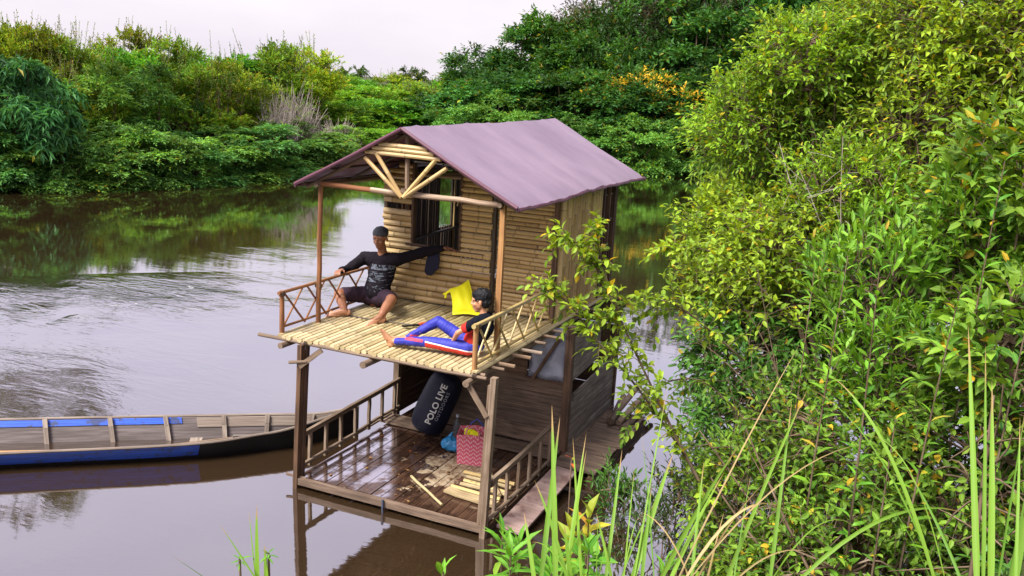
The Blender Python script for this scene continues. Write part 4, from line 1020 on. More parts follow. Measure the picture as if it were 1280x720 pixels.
# shirt
m, nt = new_mat('black_shirt'); tc = nt.nodes.new('ShaderNodeTexCoord'); ob = tc.outputs['Object']
sx = nt.nodes.new('ShaderNodeSeparateXYZ'); nt.links.new(ob, sx.inputs[0])
n1 = noise_n(nt, ob, 14, 4, .6); base = mix(nt, n1, (.009, .007, .010), (.016, .013, .018))
def band(z0, z1, x0, x1, nodein, thr):
    a_ = mth(nt, 'MULTIPLY', mth(nt, 'GREATER_THAN', sx.outputs[2], z0), mth(nt, 'LESS_THAN', sx.outputs[2], z1))
    b_ = mth(nt, 'MULTIPLY', mth(nt, 'GREATER_THAN', sx.outputs[0], x0), mth(nt, 'LESS_THAN', sx.outputs[0], x1))
    return mth(nt, 'MULTIPLY', mth(nt, 'MULTIPLY', a_, b_), mth(nt, 'GREATER_THAN', nodein, thr))
nA = noise_n(nt, vmul(nt, ob, (60, 0, 26)), 1, 1, .5); nB = noise_n(nt, vmul(nt, ob, (16, 0, 60)), 1, 4, .7); nC = noise_n(nt, vmul(nt, ob, (40, 0, 60)), 1, 3, .6)
g1 = band(ZF+.375, ZF+.425, -.15, .09, nA, .46); g2 = band(ZF+.26, ZF+.355, -.15, .07, nB, .54); g3 = band(ZF+.17, ZF+.235, -.11, .08, nC, .60)
pr = mth(nt, 'MULTIPLY', mth(nt, 'MAXIMUM', mth(nt, 'MAXIMUM', g1, g2), g3), mth(nt, 'LESS_THAN', sx.outputs[1], 1.60))
base = mix(nt, mth(nt, 'MULTIPLY', pr, .8), base, (.14, .16, .20))
out(nt, pbsdf(nt, base, .9, .08)); SHIRT = m
sh_ = chain([hip+Vector((0, 0, .03)), hip.lerp(chest, .5), chest], [.148, .142, .156], (f, .84))+chain([sR, chest+Vector((0, 0, .06)), sL], [.070, .115, .070])
sh_ += chain([neck-Vector((0, -.01, .085)), neck-Vector((0, -.01, .055))], [.085, .072])
sh_ += chain([sR, eR, wR.lerp(eR, .06)], [.066, .052, .040])+chain([sL, eL, wL.lerp(eL, .10)], [.066, .055, .042])
organic('shirt', sh_, .008, SHIRT, man, 2, .006, 16)
SHO = cloth_mat('dark_shorts', (.028, .016, .028), (.045, .028, .042))
pt = ellip(hip+Vector((-.06, 0, -.02)), (.125, .13, .092))+ellip(hip+Vector((.06, 0, -.02)), (.125, .13, .092))+chain([hR_, hR_.lerp(kR, .80)], [.096, .078])+chain([hL_, hL_.lerp(kL, .80)], [.096, .080])
organic('shorts', [q for q in pt], .008, SHO, man, 2, .006, 18)
CAP = cloth_mat('grey_cap', (.075, .08, .095), (.05, .052, .065))
rotm = Matrix((s, f, u)).transposed()
cp = ellip(hc-f*.014+u*.052, (.084, .100, .072), rotm)+ellip(hc-f*.095+u*.005+s*.03, (.055, .03, .02), rotm)+chain([hc-f*.075+u*.012+s*.055, hc-f*.10-u*.03+s*.05], [.026, .012])
cap = organic('cap', cp, .005, CAP, man, 1)
# ---------------- the child
h2 = Vector((1.575, .42, ZF+.085)); c2 = Vector((1.665, .455, ZF+.265)); n2_ = Vector((1.645, .462, ZF+.375)); hd = Vector((1.612, .468, ZF+.485))
f, u, s = frame((-1, -.30, -.10), (-.10, 0, 1))
kk = .92
sR, sL = Vector((1.64, .56, ZF+.325)), Vector((1.625, .345, ZF+.315))     # far and near shoulder
eN, wN = Vector((1.50, .27, ZF+.225)), Vector((1.425, .33, ZF+.125))
eF, wF = Vector((1.55, .62, ZF+.20)), Vector((1.42, .56, ZF+.12))
k1, a1 = Vector((1.20, .47, ZF+.235)), Vector((.935, .33, ZF+.058))
k2, a2 = Vector((1.17, .29, ZF+.085)), Vector((.86, .245, ZF+.05))
body = chain([h2, h2.lerp(c2, .5), c2], [.088, .080, .088], (f, .85))+chain([sR, c2+Vector((0, 0, .04)), sL], [.042, .07, .042])
body += chain([n2_-Vector((0, 0, .05)), n2_, hd-u*.03], [.042, .036, .036])+head_prims(hd, f, u, s, kk)
body += chain([sL, eN, wN], [.036, .028, .020])+chain([sR, eF, wF], [.036, .028, .020])
body += hand(wN, (-.5, .35, -.6), (.5, -.2, -.6), (-.3, -1, .2), .72, .35)+hand(wF, (-.8, -.3, -.3), (0, 0, -1), (-.3, 1, .2), .72, .35)
hh = h2+Vector((-.02, .05, -.01)); hj = h2+Vector((-.02, -.06, -.01))
body += chain([hh, k1, a1], [.060, .046, .028])+chain([hj, k2, a2], [.060, .046, .028])
body += foot(a2, (-.35, -.25, .95), (.90, .1, .35), .80)+foot(a1, (-.75, -.45, .45), (.3, 0, .9), .80)
boy = organic('person', body, .006, SK2, None, 3)
tag(boy, 'black haired child in blue trousers with red stripe leaning on the bamboo rail', 'person')
face_bits(boy, hd, f, u, s, kk, LIPD)
rotm = Matrix((s, f, u)).transposed(); hp = ellip(hd-f*.014+u*.040, (.079*kk*1.03, .100*kk, .085*kk), rotm)+ellip(hd-f*.045-u*.01, (.070, .055, .060), rotm)
hp += chain([hd+f*.052+u*.062+s*.045, hd+f*.062+u*.060, hd+f*.052+u*.062-s*.045], [.020, .020, .020])
m, nt = new_mat('black_hair'); tc = nt.nodes.new('ShaderNodeTexCoord'); n1 = noise_n(nt, vmul(nt, tc.outputs['Object'], (60, 60, 12)), 3, 4)
out(nt, pbsdf(nt, mix(nt, n1, (.004, .004, .005), (.010, .010, .013)), .5, .2, bump=n1, bstr=.8, bdist=.006))
organic('hair', hp, .004, m, boy, 1, .005, 45)
m, nt = new_mat('black_red_shirt'); tc = nt.nodes.new('ShaderNodeTexCoord'); sx = nt.nodes.new('ShaderNodeSeparateXYZ'); nt.links.new(tc.outputs['Object'], sx.inputs[0])
redf = mth(nt, 'MULTIPLY', mth(nt, 'LESS_THAN', mth(nt, 'ADD', sx.outputs[0], mth(nt, 'MULTIPLY', sx.outputs[2], .33)), 2.148), mth(nt, 'GREATER_THAN', sx.outputs[1], .2))
whf = mth(nt, 'LESS_THAN', sx.outputs[2], ZF+.125)
base = mix(nt, redf, (.008, .009, .016), (.42, .03, .025)); base = mix(nt, mth(nt, 'MULTIPLY', redf, whf), base, (.42, .46, .52))
out(nt, pbsdf(nt, base, .9, .08))
sh_ = chain([h2+Vector((.0, 0, .045)), h2.lerp(c2, .5), c2], [.100, .094, .100], (f, .88))+chain([sR, c2+Vector((0, 0, .045)), sL], [.054, .082, .054])
sh_ += chain([sL, sL.lerp(eN, .55)], [.052, .046])+chain([sR, sR.lerp(eF, .6)], [.052, .046])+chain([n2_-Vector((-.005, 0, .055)), n2_-Vector((-.005, 0, .035))], [.058, .048])
organic('shirt', sh_, .007, m, boy, 2, .005, 22)
m, nt = new_mat('blue_trousers'); tc = nt.nodes.new('ShaderNodeTexCoord'); ob = tc.outputs['Object']; sx = nt.nodes.new('ShaderNodeSeparateXYZ'); nt.links.new(ob, sx.inputs[0])
# red panel low on the thigh, white piping above it
q_ = mth(nt, 'SUBTRACT', mth(nt, 'ADD', ZF+.060, mth(nt, 'MULTIPLY', mth(nt, 'SUBTRACT', 1.58, sx.outputs[0]), .10)), sx.outputs[2])
inr = mth(nt, 'MULTIPLY', mth(nt, 'GREATER_THAN', sx.outputs[0], 1.19), mth(nt, 'LESS_THAN', sx.outputs[1], .44))
red_ = mth(nt, 'MULTIPLY', mth(nt, 'MULTIPLY', mth(nt, 'GREATER_THAN', q_, 0), mth(nt, 'LESS_THAN', q_, .055)), inr)
pip = mth(nt, 'MULTIPLY', mth(nt, 'LESS_THAN', mth(nt, 'ABSOLUTE', q_), .006), inr)
sh2 = mth(nt, 'MULTIPLY', mth(nt, 'MULTIPLY', mth(nt, 'GREATER_THAN', sx.outputs[0], .99), mth(nt, 'LESS_THAN', sx.outputs[0], 1.17)), mth(nt, 'LESS_THAN', mth(nt, 'ABSOLUTE', mth(nt, 'SUBTRACT', sx.outputs[2], ZF+.10)), .012))
n1 = noise_n(nt, ob, 14, 4)
base = mix(nt, n1, (.018, .022, .24), (.035, .042, .36)); base = mix(nt, mth(nt, 'MAXIMUM', red_, mth(nt, 'MULTIPLY', sh2, .8)), base, (.55, .04, .03)); base = mix(nt, pip, base, (.75, .75, .8))
out(nt, pbsdf(nt, base, .6, .3))
pt = ellip(h2+Vector((.0, 0, -.005)), (.105, .115, .08))+chain([hh, k1, a1+(k1-a1)*.12], [.070, .051, .036])+chain([hj, k2, a2+(k2-a2)*.14], [.070, .050, .036])
organic('trousers', pt, .007, m, boy, 2, .004, 16)

# ------------------------------------------------------------ things on the upper floor
YEL = plain_mat('yellow_nylon', (.95, .90, .015), .55, .3, .0, 14, .3)
def pillow(name, corners, thick, mat, label, cat, extra=None, disp=.006):
    """cloth bag: a sheet between four corners, swollen in the middle"""
    a, b_, c, d = [Vector(x) for x in corners]; N = 14; vs = []; fs = []; cs = []
    nrm = (b_-a).cross(d-a).normalized()
    for side in (1, -1):
        for i in range(N+1):
            for j in range(N+1):
                p, q = i/N, j/N
                x = a.lerp(b_, p).lerp(d.lerp(c, p), q)
                k = (math.sin(math.pi*p)*math.sin(math.pi*q))**.55
                pin = 1-.10*(math.sin(math.pi*p)*(1-math.sin(math.pi*q))+math.sin(math.pi*q)*(1-math.sin(math.pi*p)))
                ctr = (a+b_+c+d)/4; x = ctr+(x-ctr)*pin
                w = disp*noise.noise(Vector((p*4, q*4, side)))*k*3
                vs.append(x+nrm*(side*thick*k*.5+w)); cs.append((p, q, .5))
    M1 = (N+1)**2
    for sd_ in (0, 1):
        for i in range(N):
            for j in range(N):
                f_ = (sd_*M1+i*(N+1)+j, sd_*M1+(i+1)*(N+1)+j, sd_*M1+(i+1)*(N+1)+j+1, sd_*M1+i*(N+1)+j+1)
                fs.append(f_ if sd_ else f_[::-1])
    B = MB(); B._add(vs, fs, cs)
    if extra: extra(B)
    o = B.build(name, mat); 
    bm = bmesh.new(); bm.from_mesh(o.data); bmesh.ops.remove_doubles(bm, verts=bm.verts, dist=.0008); bm.to_mesh(o.data); bm.free(); o.data.shade_smooth()
    return tag(o, label, cat)
yb = pillow('nylon_bag', [(.66, 1.70, ZF+.23), (.80, 1.52, ZF+.01), (1.08, 1.63, ZF+.012), (.83, 1.80, ZF+.335)], .15, YEL, 'bright yellow nylon bag leaning on the bamboo wall beside the child', 'bag')
organic('tied_corner', chain([(.67, 1.69, ZF+.21), (.63, 1.68, ZF+.18), (.60, 1.70, ZF+.165)], [.016, .012, .018])+chain([(.635, 1.68, ZF+.18), (.64, 1.66, ZF+.145)], [.012, .015]), .004, YEL, yb, 1, .003, 40)
kn = empty('bush_knife', (0, 0, 0), 0, 'small knife with a red handle lying on the bamboo floor between man and child', 'knife')
BLK = plain_mat('black_sheath', (.018, .016, .015), .5, .3, .2); ORG = plain_mat('red_handle', (.45, .07, .03), .45, .4, .2)
MB().beam((.63, .81, ZF+.022), (.725, .955, ZF+.022), .030, .014, warp=.001).build('sheath', BLK, kn)
MB().tube([(.725, .955, ZF+.022), (.745, .99, ZF+.026), (.77, 1.04, ZF+.022)], [.012, .016, .012], 8).build('handle', ORG, kn)
MB().tube([(.77, 1.04, ZF+.022), (.78, 1.07, ZF+.03), (.80, 1.10, ZF+.022)], [.013, .017, .012], 8).build('pommel', BLK, kn)
NVY = cloth_mat('navy_cloth', (.018, .018, .035), (.03, .03, .055))
jk = organic('hanging_garment', chain([(.40, 1.80, ZF+.585), (.405, 1.765, ZF+.50), (.39, 1.755, ZF+.38)], [.045, .060, .062], ((0, 1, 0), .45))+chain([(.44, 1.80, ZF+.585), (.455, 1.77, ZF+.50), (.46, 1.76, ZF+.42)], [.04, .045, .038], ((0, 1, 0), .45))+chain([(.30, 1.80, ZF+.60), (.50, 1.81, ZF+.60)], [.022, .022]), .006, NVY, None, 2, .005, 20)
tag(jk, "dark navy garment hung over the window sill below the man's outstretched arm", 'garment')

# ------------------------------------------------------------ things on the lower deck
DUF = plain_mat('navy_nylon', (.006, .007, .022), .5, .25, .3, 6, .5)
bag_a, bag_b = Vector((.585, 1.50, ZD+.20)), Vector((.705, 1.63, ZD+.60))
ax = (bag_b-bag_a).normalized(); bR = .190
prof = [(-.145, .03), (-.14, .11), (-.10, .165), (-.03, bR), (.1, bR*1.02), (.25, bR*1.0), (.38, bR*.98), (.47, .175), (.53, .12), (.545, .03)]
B = MB(); side = ax.cross(Vector((0, 0, 1))).normalized(); up2 = side.cross(ax)
rr_ = []
NS = 28
vs = []; cs = []
for t, r_ in [(a_, b_) for a_, b_ in prof]:
    for k in range(NS):
        an = 2*math.pi*k/NS; w = 1+.035*noise.noise(Vector((math.cos(an)*1.5, math.sin(an)*1.5, t*7)))+.02*math.sin(an*9+t*20)*(1 if r_ < .18 else .4)
        vs.append(bag_a+ax*t+(side*math.cos(an)+up2*math.sin(an))*r_*w); cs.append((t, an, .3))
n_ = len(prof)
fs = [(i*NS+k, i*NS+(k+1) % NS, (i+1)*NS+(k+1) % NS, (i+1)*NS+k) for i in range(n_-1) for k in range(NS)]+[tuple(range(NS-1, -1, -1)), tuple((n_-1)*NS+k for k in range(NS))]
B._add(vs, fs, cs); duf = B.build('duffel_bag', DUF, smooth=60); tag(duf, 'bulging navy duffel bag with white lettering leaning against the plank wall', 'bag')
mdf = duf.modifiers.new('sub', 'SUBSURF'); mdf.levels = 1; mdf.render_levels = 2
WHT = plain_mat('white_print', (.78, .78, .76), .5, .3, .1)
toC = (mw.translation-(bag_a+bag_b)/2); toC = (toC-ax*toC.dot(ax)).normalized(); tang = ax.cross(toC)
def wrap_text(txt, size, t0, across, rad, mat, name, parent, bold=.0, sp=1.0):
    """letters run along the bag's axis, their tops turned to the left"""
    cu = bpy.data.curves.new(name, 'FONT'); cu.body = txt; cu.size = size; cu.offset = bold; cu.space_character = sp; cu.resolution_u = 3
    o = bpy.data.objects.new(name, cu); COL.objects.link(o)
    me = bpy.data.meshes.new_from_object(o.evaluated_get(bpy.context.evaluated_depsgraph_get())); bpy.data.objects.remove(o); bpy.data.curves.remove(cu)
    bm = bmesh.new(); bm.from_mesh(me); bmesh.ops.triangulate(bm, faces=bm.faces); bmesh.ops.subdivide_edges(bm, edges=[e for e in bm.edges if e.calc_length() > .02], cuts=2)
    for v in bm.verts:
        x, y = v.co.x, v.co.y; an = (across-y)/rad
        v.co = bag_a+ax*(t0+x)+(toC*math.cos(an)+tang*math.sin(an)*TS)*(rad)
    bmesh.ops.recalc_face_normals(bm, faces=bm.faces); bm.to_mesh(me); bm.free(); me.materials.clear(); me.materials.append(mat)
    o = bpy.data.objects.new(name, me); COL.objects.link(o); o.parent = parent; me.name = name
    mo = o.modifiers.new('s', 'SOLIDIFY'); mo.thickness = .002; mo.offset = 0
    return o
TS = 1 if tang.dot(rt) > 0 else -1
wrap_text('POLO LIVE', .092, -.01, .03, bR*1.06, WHT, 'lettering', duf, .0022, 1.02)
GRY = plain_mat('grey_print', (.35, .36, .40), .5, .3, .1)
wrap_text('OUTDOORS', .050, .05, .085, bR*1.06, GRY, 'small_lettering', duf, .0, 1.25)
BLU = plain_mat('blue_plastic', (.03, .28, .60), .22, .6, .25, 14, .6)
bb = organic('plastic_bag', ellip((.955, 1.28, ZD+.085), (.105, .085, .075))+ellip((1.02, 1.27, ZD+.075), (.06, .06, .065))+chain([(.93, 1.31, ZD+.13), (.945, 1.33, ZD+.175)], [.03, .014]), .007, BLU, None, 1, .012, 22)
tag(bb, 'small crumpled light blue plastic bag on the wet deck next to the pink basket', 'bag')
# bottle
m, nt = new_mat('clear_plastic'); p_ = nt.nodes.new('ShaderNodeBsdfPrincipled'); p_.inputs['Base Color'].default_value = (.75, .8, .9, 1); p_.inputs['Roughness'].default_value = .08; p_.inputs['Transmission Weight'].default_value = .9; p_.inputs['IOR'].default_value = 1.2; out(nt, p_.outputs[0]); GLS = m
bt = empty('water_bottle', (.915, 1.50, ZD), 0, 'tall clear plastic bottle standing between the navy duffel and the pink basket', 'bottle')
pr = [(0, .036), (.01, .04), (.06, .038), (.07, .04), (.13, .038), (.14, .04), (.20, .04), (.24, .03), (.27, .014), (.30, .013)]
MB().tube([(0, 0, a_) for a_, _ in pr], [r_ for _, r_ in pr], 16).build('bottle_body', GLS, bt)
MB().tube([(0, 0, .295), (0, 0, .32)], .016, 12).build('cap', plain_mat('pale_cap', (.5, .55, .65), .4), bt)
# pink basket
m, nt = new_mat('pink_weave'); a = attr(nt, 'cc'); sp_ = nt.nodes.new('ShaderNodeSeparateXYZ'); nt.links.new(a.outputs['Vector'], sp_.inputs[0])
zz = mth(nt, 'ABSOLUTE', mth(nt, 'SUBTRACT', mth(nt, 'FRACT', mth(nt, 'MULTIPLY', sp_.outputs[0], 16)), .5))
ph = mth(nt, 'FRACT', mth(nt, 'ADD', mth(nt, 'MULTIPLY', sp_.outputs[1], 24), mth(nt, 'MULTIPLY', zz, 1.6)))
ck = mth(nt, 'GREATER_THAN', mth(nt, 'FRACT', mth(nt, 'MULTIPLY', sp_.outputs[0], 64)), .35)
w_ = mth(nt, 'MULTIPLY', mth(nt, 'LESS_THAN', ph, .34), ck)
base = mix(nt, w_, (.62, .10, .17), (.72, .52, .52))
out(nt, pbsdf(nt, base, .5, .4, bump=mth(nt, 'FRACT', mth(nt, 'MULTIPLY', sp_.outputs[1], 50)), bstr=.4, bdist=.004)); PNK = m
bk = empty('woven_basket', (1.275, 1.165, ZD), R(14), 'pink and white woven shopping basket behind the front right post', 'basket')
B = MB(); vs = []; cs = []; ring = []
hw, hd_, ht = .145, .085, .30
prm = [(-1, -1), (0, -1), (1, -1), (1, 0), (1, 1), (0, 1), (-1, 1), (-1, 0)]
lv = [0, .1, .2, .3]
for inner in (0, 1):
    for z in (lv if not inner else lv[::-1]):
        for k, (a_, b_) in enumerate(prm):
            g_ = 1+.12*z/.3; top = .035*(b_ > 0)*(z == .3)+(.02 if (a_ == 0 and z == .3) else 0)
            ins = .006*inner
            vs.append(((a_*(hw-ins))*g_, b_*(hd_-ins)*g_*(1-.15*(a_ != 0)*(z/.3)), z+top+(.006 if inner and z == 0 else 0))); cs.append((k*.14, z, inner))
ns = len(prm); nl = 8
fs = [(i*ns+k, i*ns+(k+1) % ns, (i+1)*ns+(k+1) % ns, (i+1)*ns+k) for i in range(nl-1) for k in range(ns)]+[tuple(range(ns-1, -1, -1)), tuple(7*ns+k for k in range(ns))]
B._add(vs, fs, cs); B.build('basket_body', PNK, bk, smooth=0)
HB = plain_mat('blue_strap', (.03, .06, .35), .5)
for y_ in (-.095, .10): MB().tube([(-.07, y_, .27), (-.06, y_+.01, .36), (0, y_+.02, .41), (.06, y_+.01, .36), (.07, y_, .28)], .008, 6).build('handle', HB if y_ > 0 else PNK, bk)
sb_ = organic('yellow_packet', ellip((1.25, 1.16, ZD+.29), (.09, .05, .05))+ellip((1.22, 1.14, ZD+.32), (.04, .03, .035)), .006, YEL, None, 1, .008, 25); tag(sb_, 'yellow packet sticking out of the pink woven basket', 'packet')
st = MB().pole((.935, .53, ZD+.018), (1.47, .15, ZD+.016), .013, 8, .008, 5).build('loose_stick', M['bamboo_floor']); tag(st, 'single peeled stick lying alone on the wet deck near the front edge', 'stick')
bd = MB().beam((1.37, .42, ZD+.03), (1.90, .36, ZD+.03), .10, .022, warp=.003).build('loose_board', M['leaf_litter']); tag(bd, 'short dry board on the deck against the right lower railing', 'board')
lb = ['lowest split bamboo piece, nearest the short dry board', 'second split bamboo piece counted from the short dry board', 'third split bamboo piece counted from the short dry board', 'fourth split bamboo piece counted from the short dry board', 'farthest split bamboo piece of the heap, nearest the pink basket', 'split bamboo piece lying askew across the heap']
for k in range(6):
    y = .50+k*.085
    p_, q_ = ((1.36+random.uniform(-.04, .06), y+.03, ZD+.018), (1.88, y+random.uniform(-.05, .04), ZD+.022+.004*k)) if k < 5 else ((1.55, .95, ZD+.05), (1.86, .52, ZD+.05))
    o = MB().culm(p_, q_, .019, 7, bend=.006).build('split_bamboo', M['leaf_litter'] if k % 2 else M['bamboo']); tag(o, lb[k], 'bamboo', 'split bamboo heaped on the deck')
sbd = MB().poly([(2.02, .12, .055), (2.27, .10, .045), (2.28, 1.42, .10), (2.03, 1.46, .105)], .022).build('loose_board', wood_mat('pinkish_board', (.42, .31, .29), (.36, .25, .23), (.20, .13, .11), blotch=(.16, .09, .08), gs=.3))
tag(sbd, 'wide pale pinkish board beside the right lower railing, just above the water', 'board')
for k, (p_, q_) in enumerate((((2.12, 2.95, .13), (2.14, 4.05, .24)), ((2.24, 2.90, .13), (2.27, 3.95, .20)), ((2.18, 2.8, .17), (2.05, 3.7, .17)), ((2.33, 2.75, .13), (2.40, 3.75, .15)))):
    o = MB().pole(p_, q_, .038, 9, .006, 4).build('round_log', M['birch'] if k < 2 else M['log'])
    tag(o, ('long pale log sticking out past the rear corner of the side deck', 'pale log right beside the longest one on the side deck', 'dark log lying crosswise on the side deck', 'dark log along the outer edge of the side deck')[k], 'log', 'logs stacked on the side deck')

# ------------------------------------------------------------ the long boat
boat = empty('wooden_boat', (0, 0, 0), 0, 'long narrow wooden boat with blue painted strakes moored left of the raft house', 'boat')
FAR = [(-8.497, -4.863), (-6.646, -3.077), (-4.803, -1.72), (-3.249, -0.577), (-1.942, 0.342), (-1.044, 0.915), (-0.575, 1.202), (-0.27, 1.47)]
NEA = [(-8.497, -4.863), (-5.828, -3.69), (-3.934, -2.332), (-2.514, -1.148), (-1.227, -0.117), (-0.779, 0.404), (-0.575, 0.701), (-0.26, 1.429)]
ZT = [.42, .285, .215, .195, .195, .21, .225, .285]
def dens(A, n=8):
    o_ = []
    for i in range(len(A)-1):
        for k in range(n):
            t = k/n; p0, p1, p2, p3 = [np.array(A[max(0, min(len(A)-1, j))], float) for j in (i-1, i, i+1, i+2)]
            o_.append(.5*((2*p1)+(-p0+p2)*t+(2*p0-5*p1+4*p2-p3)*t*t+(-p0+3*p1-3*p2+p3)*t**3))
    o_.append(np.array(A[-1], float)); return o_
fa, ne, zt = dens(FAR), dens(NEA), [float(z[0]) for z in dens([(z,) for z in ZT])]
NB = len(fa); 
def hullpt(i, w, dz=0, ins=0):
    """w: -1 far rail .. 0 keel .. 1 near rail"""
    A = Vector((fa[i][0], fa[i][1], zt[i])); B_ = Vector((ne[i][0], ne[i][1], zt[i])); C_ = (A+B_)/2; wd = (B_-A).length
    t = abs(w); e = A if w < 0 else B_
    x = C_.lerp(e, min(1, .55+.45*((t-.35)/.65)) if t > .35 else t/.35*.55*1.0)
    depth = (zt[i]-.195)*.8
    zb = -.10+depth
    zz = zb if t <= .35 else zb+(zt[i]-zb)*((t-.35)/.65)
    if ins: x = C_+(x-C_)*(1-ins/max(wd/2, .05)) if wd > .06 else C_
    x.z = zz+dz; return x
WS = [-1, -.82, -.5, -.35, 0, .35, .5, .82, 1]
def hull_strip(name, mat, wsel, i0, i1, ins0, ins1, dz=0):
    B = MB(); L = len(wsel); ar = 0
    vs = []; cs = []
    for layer, ins in enumerate((ins0, ins1)):
        ar = 0
        for i in range(i0, i1+1):
            if i > i0: ar += float(np.linalg.norm(ne[i]-ne[i-1]))
            for k, w in enumerate(wsel):
                vs.append(hullpt(i, w, dz, ins)); cs.append((ar, k*.12+.3, .5+.3*((k*7) % 3-1)*.5))
    n = i1-i0+1; fs = []
    for i in range(n-1):
        for k in range(L-1):
            a_ = i*L+k; fs.append((a_, a_+1, a_+L+1, a_+L)); a_ += n*L; fs.append((a_, a_+L, a_+L+1, a_+1))
    for i in range(n-1):
        for k in (0, L-1): fs.append((i*L+k, (i+1)*L+k, n*L+(i+1)*L+k, n*L+i*L+k))
    for i in (0, n-1):
        for k in range(L-1): fs.append((i*L+k, i*L+k+1, n*L+i*L+k+1, n*L+i*L+k))
    B._add(vs, fs, cs); return B.build(name, mat, boat, smooth=30)
BW = wood_mat('boat_plank', (.17, .14, .14), (.13, .105, .105), (.07, .055, .05)); BW2 = wood_mat('boat_dry_plank', (.33, .27, .22), (.26, .21, .175), (.12, .09, .075))
TAR = wood_mat('tarred_plank', (.008, .006, .006), (.013, .009, .008), (.004, .003, .003), rough=.6, spec=.12)
BPA = wood_mat('blue_paint', (.012, .11, .80), (.02, .15, .85), (.02, .04, .22), rough=.45, spec=.35, blotch=(.03, .035, .06))
hull_strip('hull_inside', BW, WS, 1, NB-1, .022, .034)
hull_strip('hull_outside', TAR, WS, 1, NB-1, 0, .018)
iB = min(range(NB), key=lambda i: abs(ne[i][0]+1.10)); iF = min(range(NB), key=lambda i: abs(fa[i][0]+1.80))
hull_strip('blue_strake', BPA, [.68, .82, 1.0], 1, iB, -.010, -.001, .0)
hull_strip('blue_strake', BPA, [-1.0, -.94, -.885], 1, iF, .036, .046, .002)
hull_strip('top_strake', BW2, [-1.0, -.90, -.80], iF+1, NB-3, .036, .046, .002)
for nm_, arr, i0, i1, mt_ in (('gunwale', ne, 1, NB-1, BW2), ('gunwale', fa, 1, NB-1, BW2)):
    B = MB(); B.tube([(arr[i][0], arr[i][1], zt[i]+.006) for i in range(i0, i1+1)], [.014]*(i1-i0+1), 6); B.build(nm_, mt_, boat)
# ribs every half metre
acc = 0; last = 0
for i in range(NB-2, 3, -1):
    acc += float(np.linalg.norm(fa[i]-fa[i+1]))
    if acc-last > .46:
        last = acc; B = MB()
        for w0, w1 in ((-1, -.82), (-.82, -.5), (-.5, -.35), (-.35, 0), (0, .35)):
            p0, p1 = hullpt(i, w0, .022, .055), hullpt(i, w1, .022, .055)
            B.beam(p0, p1+(p1-p0)*.05, .045, .026, up=Vector((fa[i+1][0]-fa[i][0], fa[i+1][1]-fa[i][1], 0)).cross(p1-p0))
        B.build('rib', BW2, boat)
B = MB(); B.beam((-1.32, .10, .08), (-1.45, .28, .08), .12, .02); B.build('thwart', BW2, boat)
sb1 = MB().beam((-2.08, -.60, .125), (-3.4, -1.52, .13), .05, .015, warp=.003).build('thin_strip', M['tan_pole']); tag(sb1, 'thin reddish strip lying along the near side inside the boat', 'strip')
pd = empty('boat_paddle', (0, 0, 0), 0, 'wooden paddle with a square grey blade lying inside the boat', 'paddle')
MB().tube([(-1.85, -.30, .06), (-1.40, .10, .10), (-1.05, .40, .13)], [.016, .016, .015], 8).build('shaft', M['post'], pd)
MB().beam((-1.07, .38, .14), (-.94, .50, .13), .11, .018, up=(-.5, .4, .8)).build('blade', M['plank_grey'], pd)
bc = organic('dark_cloth', chain([(-.76, .50, .12), (-.64, .65, .18), (-.53, .84, .22), (-.45, .96, .24)], [.022, .03, .035, .02], ((0, 0, 1), .5)), .006, cloth_mat('wet_black_cloth', (.02, .022, .03)), None, 1, .008, 16)
tag(bc, 'twisted black cloth draped inside the boat towards its bow', 'cloth')

bpy.data.scenes.remove(WORK)
lt = Fol(); n = 46     # dead leaves and crumbs washed over the deck
px_ = np.clip(rng.normal(.75, .4, n), .05, 1.9); py_ = np.clip(rng.normal(.75, .4, n), .08, 1.6)
lt.leaves('far', np.stack([px_, py_, np.full(n, ZD+.006)], 1), np.stack([rng.normal(0, 1, n), rng.normal(0, 1, n), np.zeros(n)], 1), UP[None]+rng.normal(0, .1, (n, 3)), rng.uniform(.02, .06, n), .5, rng.random(n), rng.random(n))
o = lt.build('leaf_litter', leaf_mat('dead_leaf', (.10, .045, .025), (.32, .17, .08), (.4, .1, .04), .9, .0, .7)); tag(o, kind='stuff')
# ------------------------------------------------------------ bushes, branches and grass of the near bank
rng = np.random.default_rng(77)
NM = {
 'lime': leaf_mat('lime_leaves', (.10, .20, .018), (.32, .46, .04), (.55, .40, .03), .955, .38, .38, .35, .35),
 'willow': leaf_mat('narrow_green_leaves', (.06, .16, .02), (.22, .38, .045), (.42, .30, .03), .965, .36, .40, .3, .40),
 'lance': leaf_mat('long_green_leaves', (.05, .15, .018), (.18, .38, .035), (.45, .28, .05), .985, .34, .36, .5, .35),
 'round': leaf_mat('rounded_leaves', (.04, .12, .016), (.18, .32, .038), (.50, .33, .03), .95, .34, .40, .4, .40),
 'deep': leaf_mat('deep_green_leaves', (.022, .08, .018), (.07, .20, .03), (.30, .22, .03), .985, .28, .36, .3, .35),
 'swamp': leaf_mat('dark_narrow_leaves', (.018, .045, .022), (.05, .10, .03), (.25, .22, .03), .985, .25, .4, .2, .3),
 'yellow': leaf_mat('yellowing_leaves', (.22, .32, .04), (.50, .46, .05), (.55, .28, .06), .93, .38, .36, .3, .3),
 'red': leaf_mat('red_leaf', (.50, .08, .03), (.62, .12, .04), trans=.3),
 'juicy': leaf_mat('juicy_green_leaves', (.05, .20, .02), (.14, .36, .035), (.3, .4, .05), .98, .36, .34, .5, .25),
 'blade': leaf_mat('grass_blade', (.07, .21, .02), (.19, .36, .04), (.5, .42, .15), .97, .36, .4, .4, .2, True),
 'straw': leaf_mat('dry_grass', (.26, .18, .09), (.44, .34, .20), trans=.25),
}
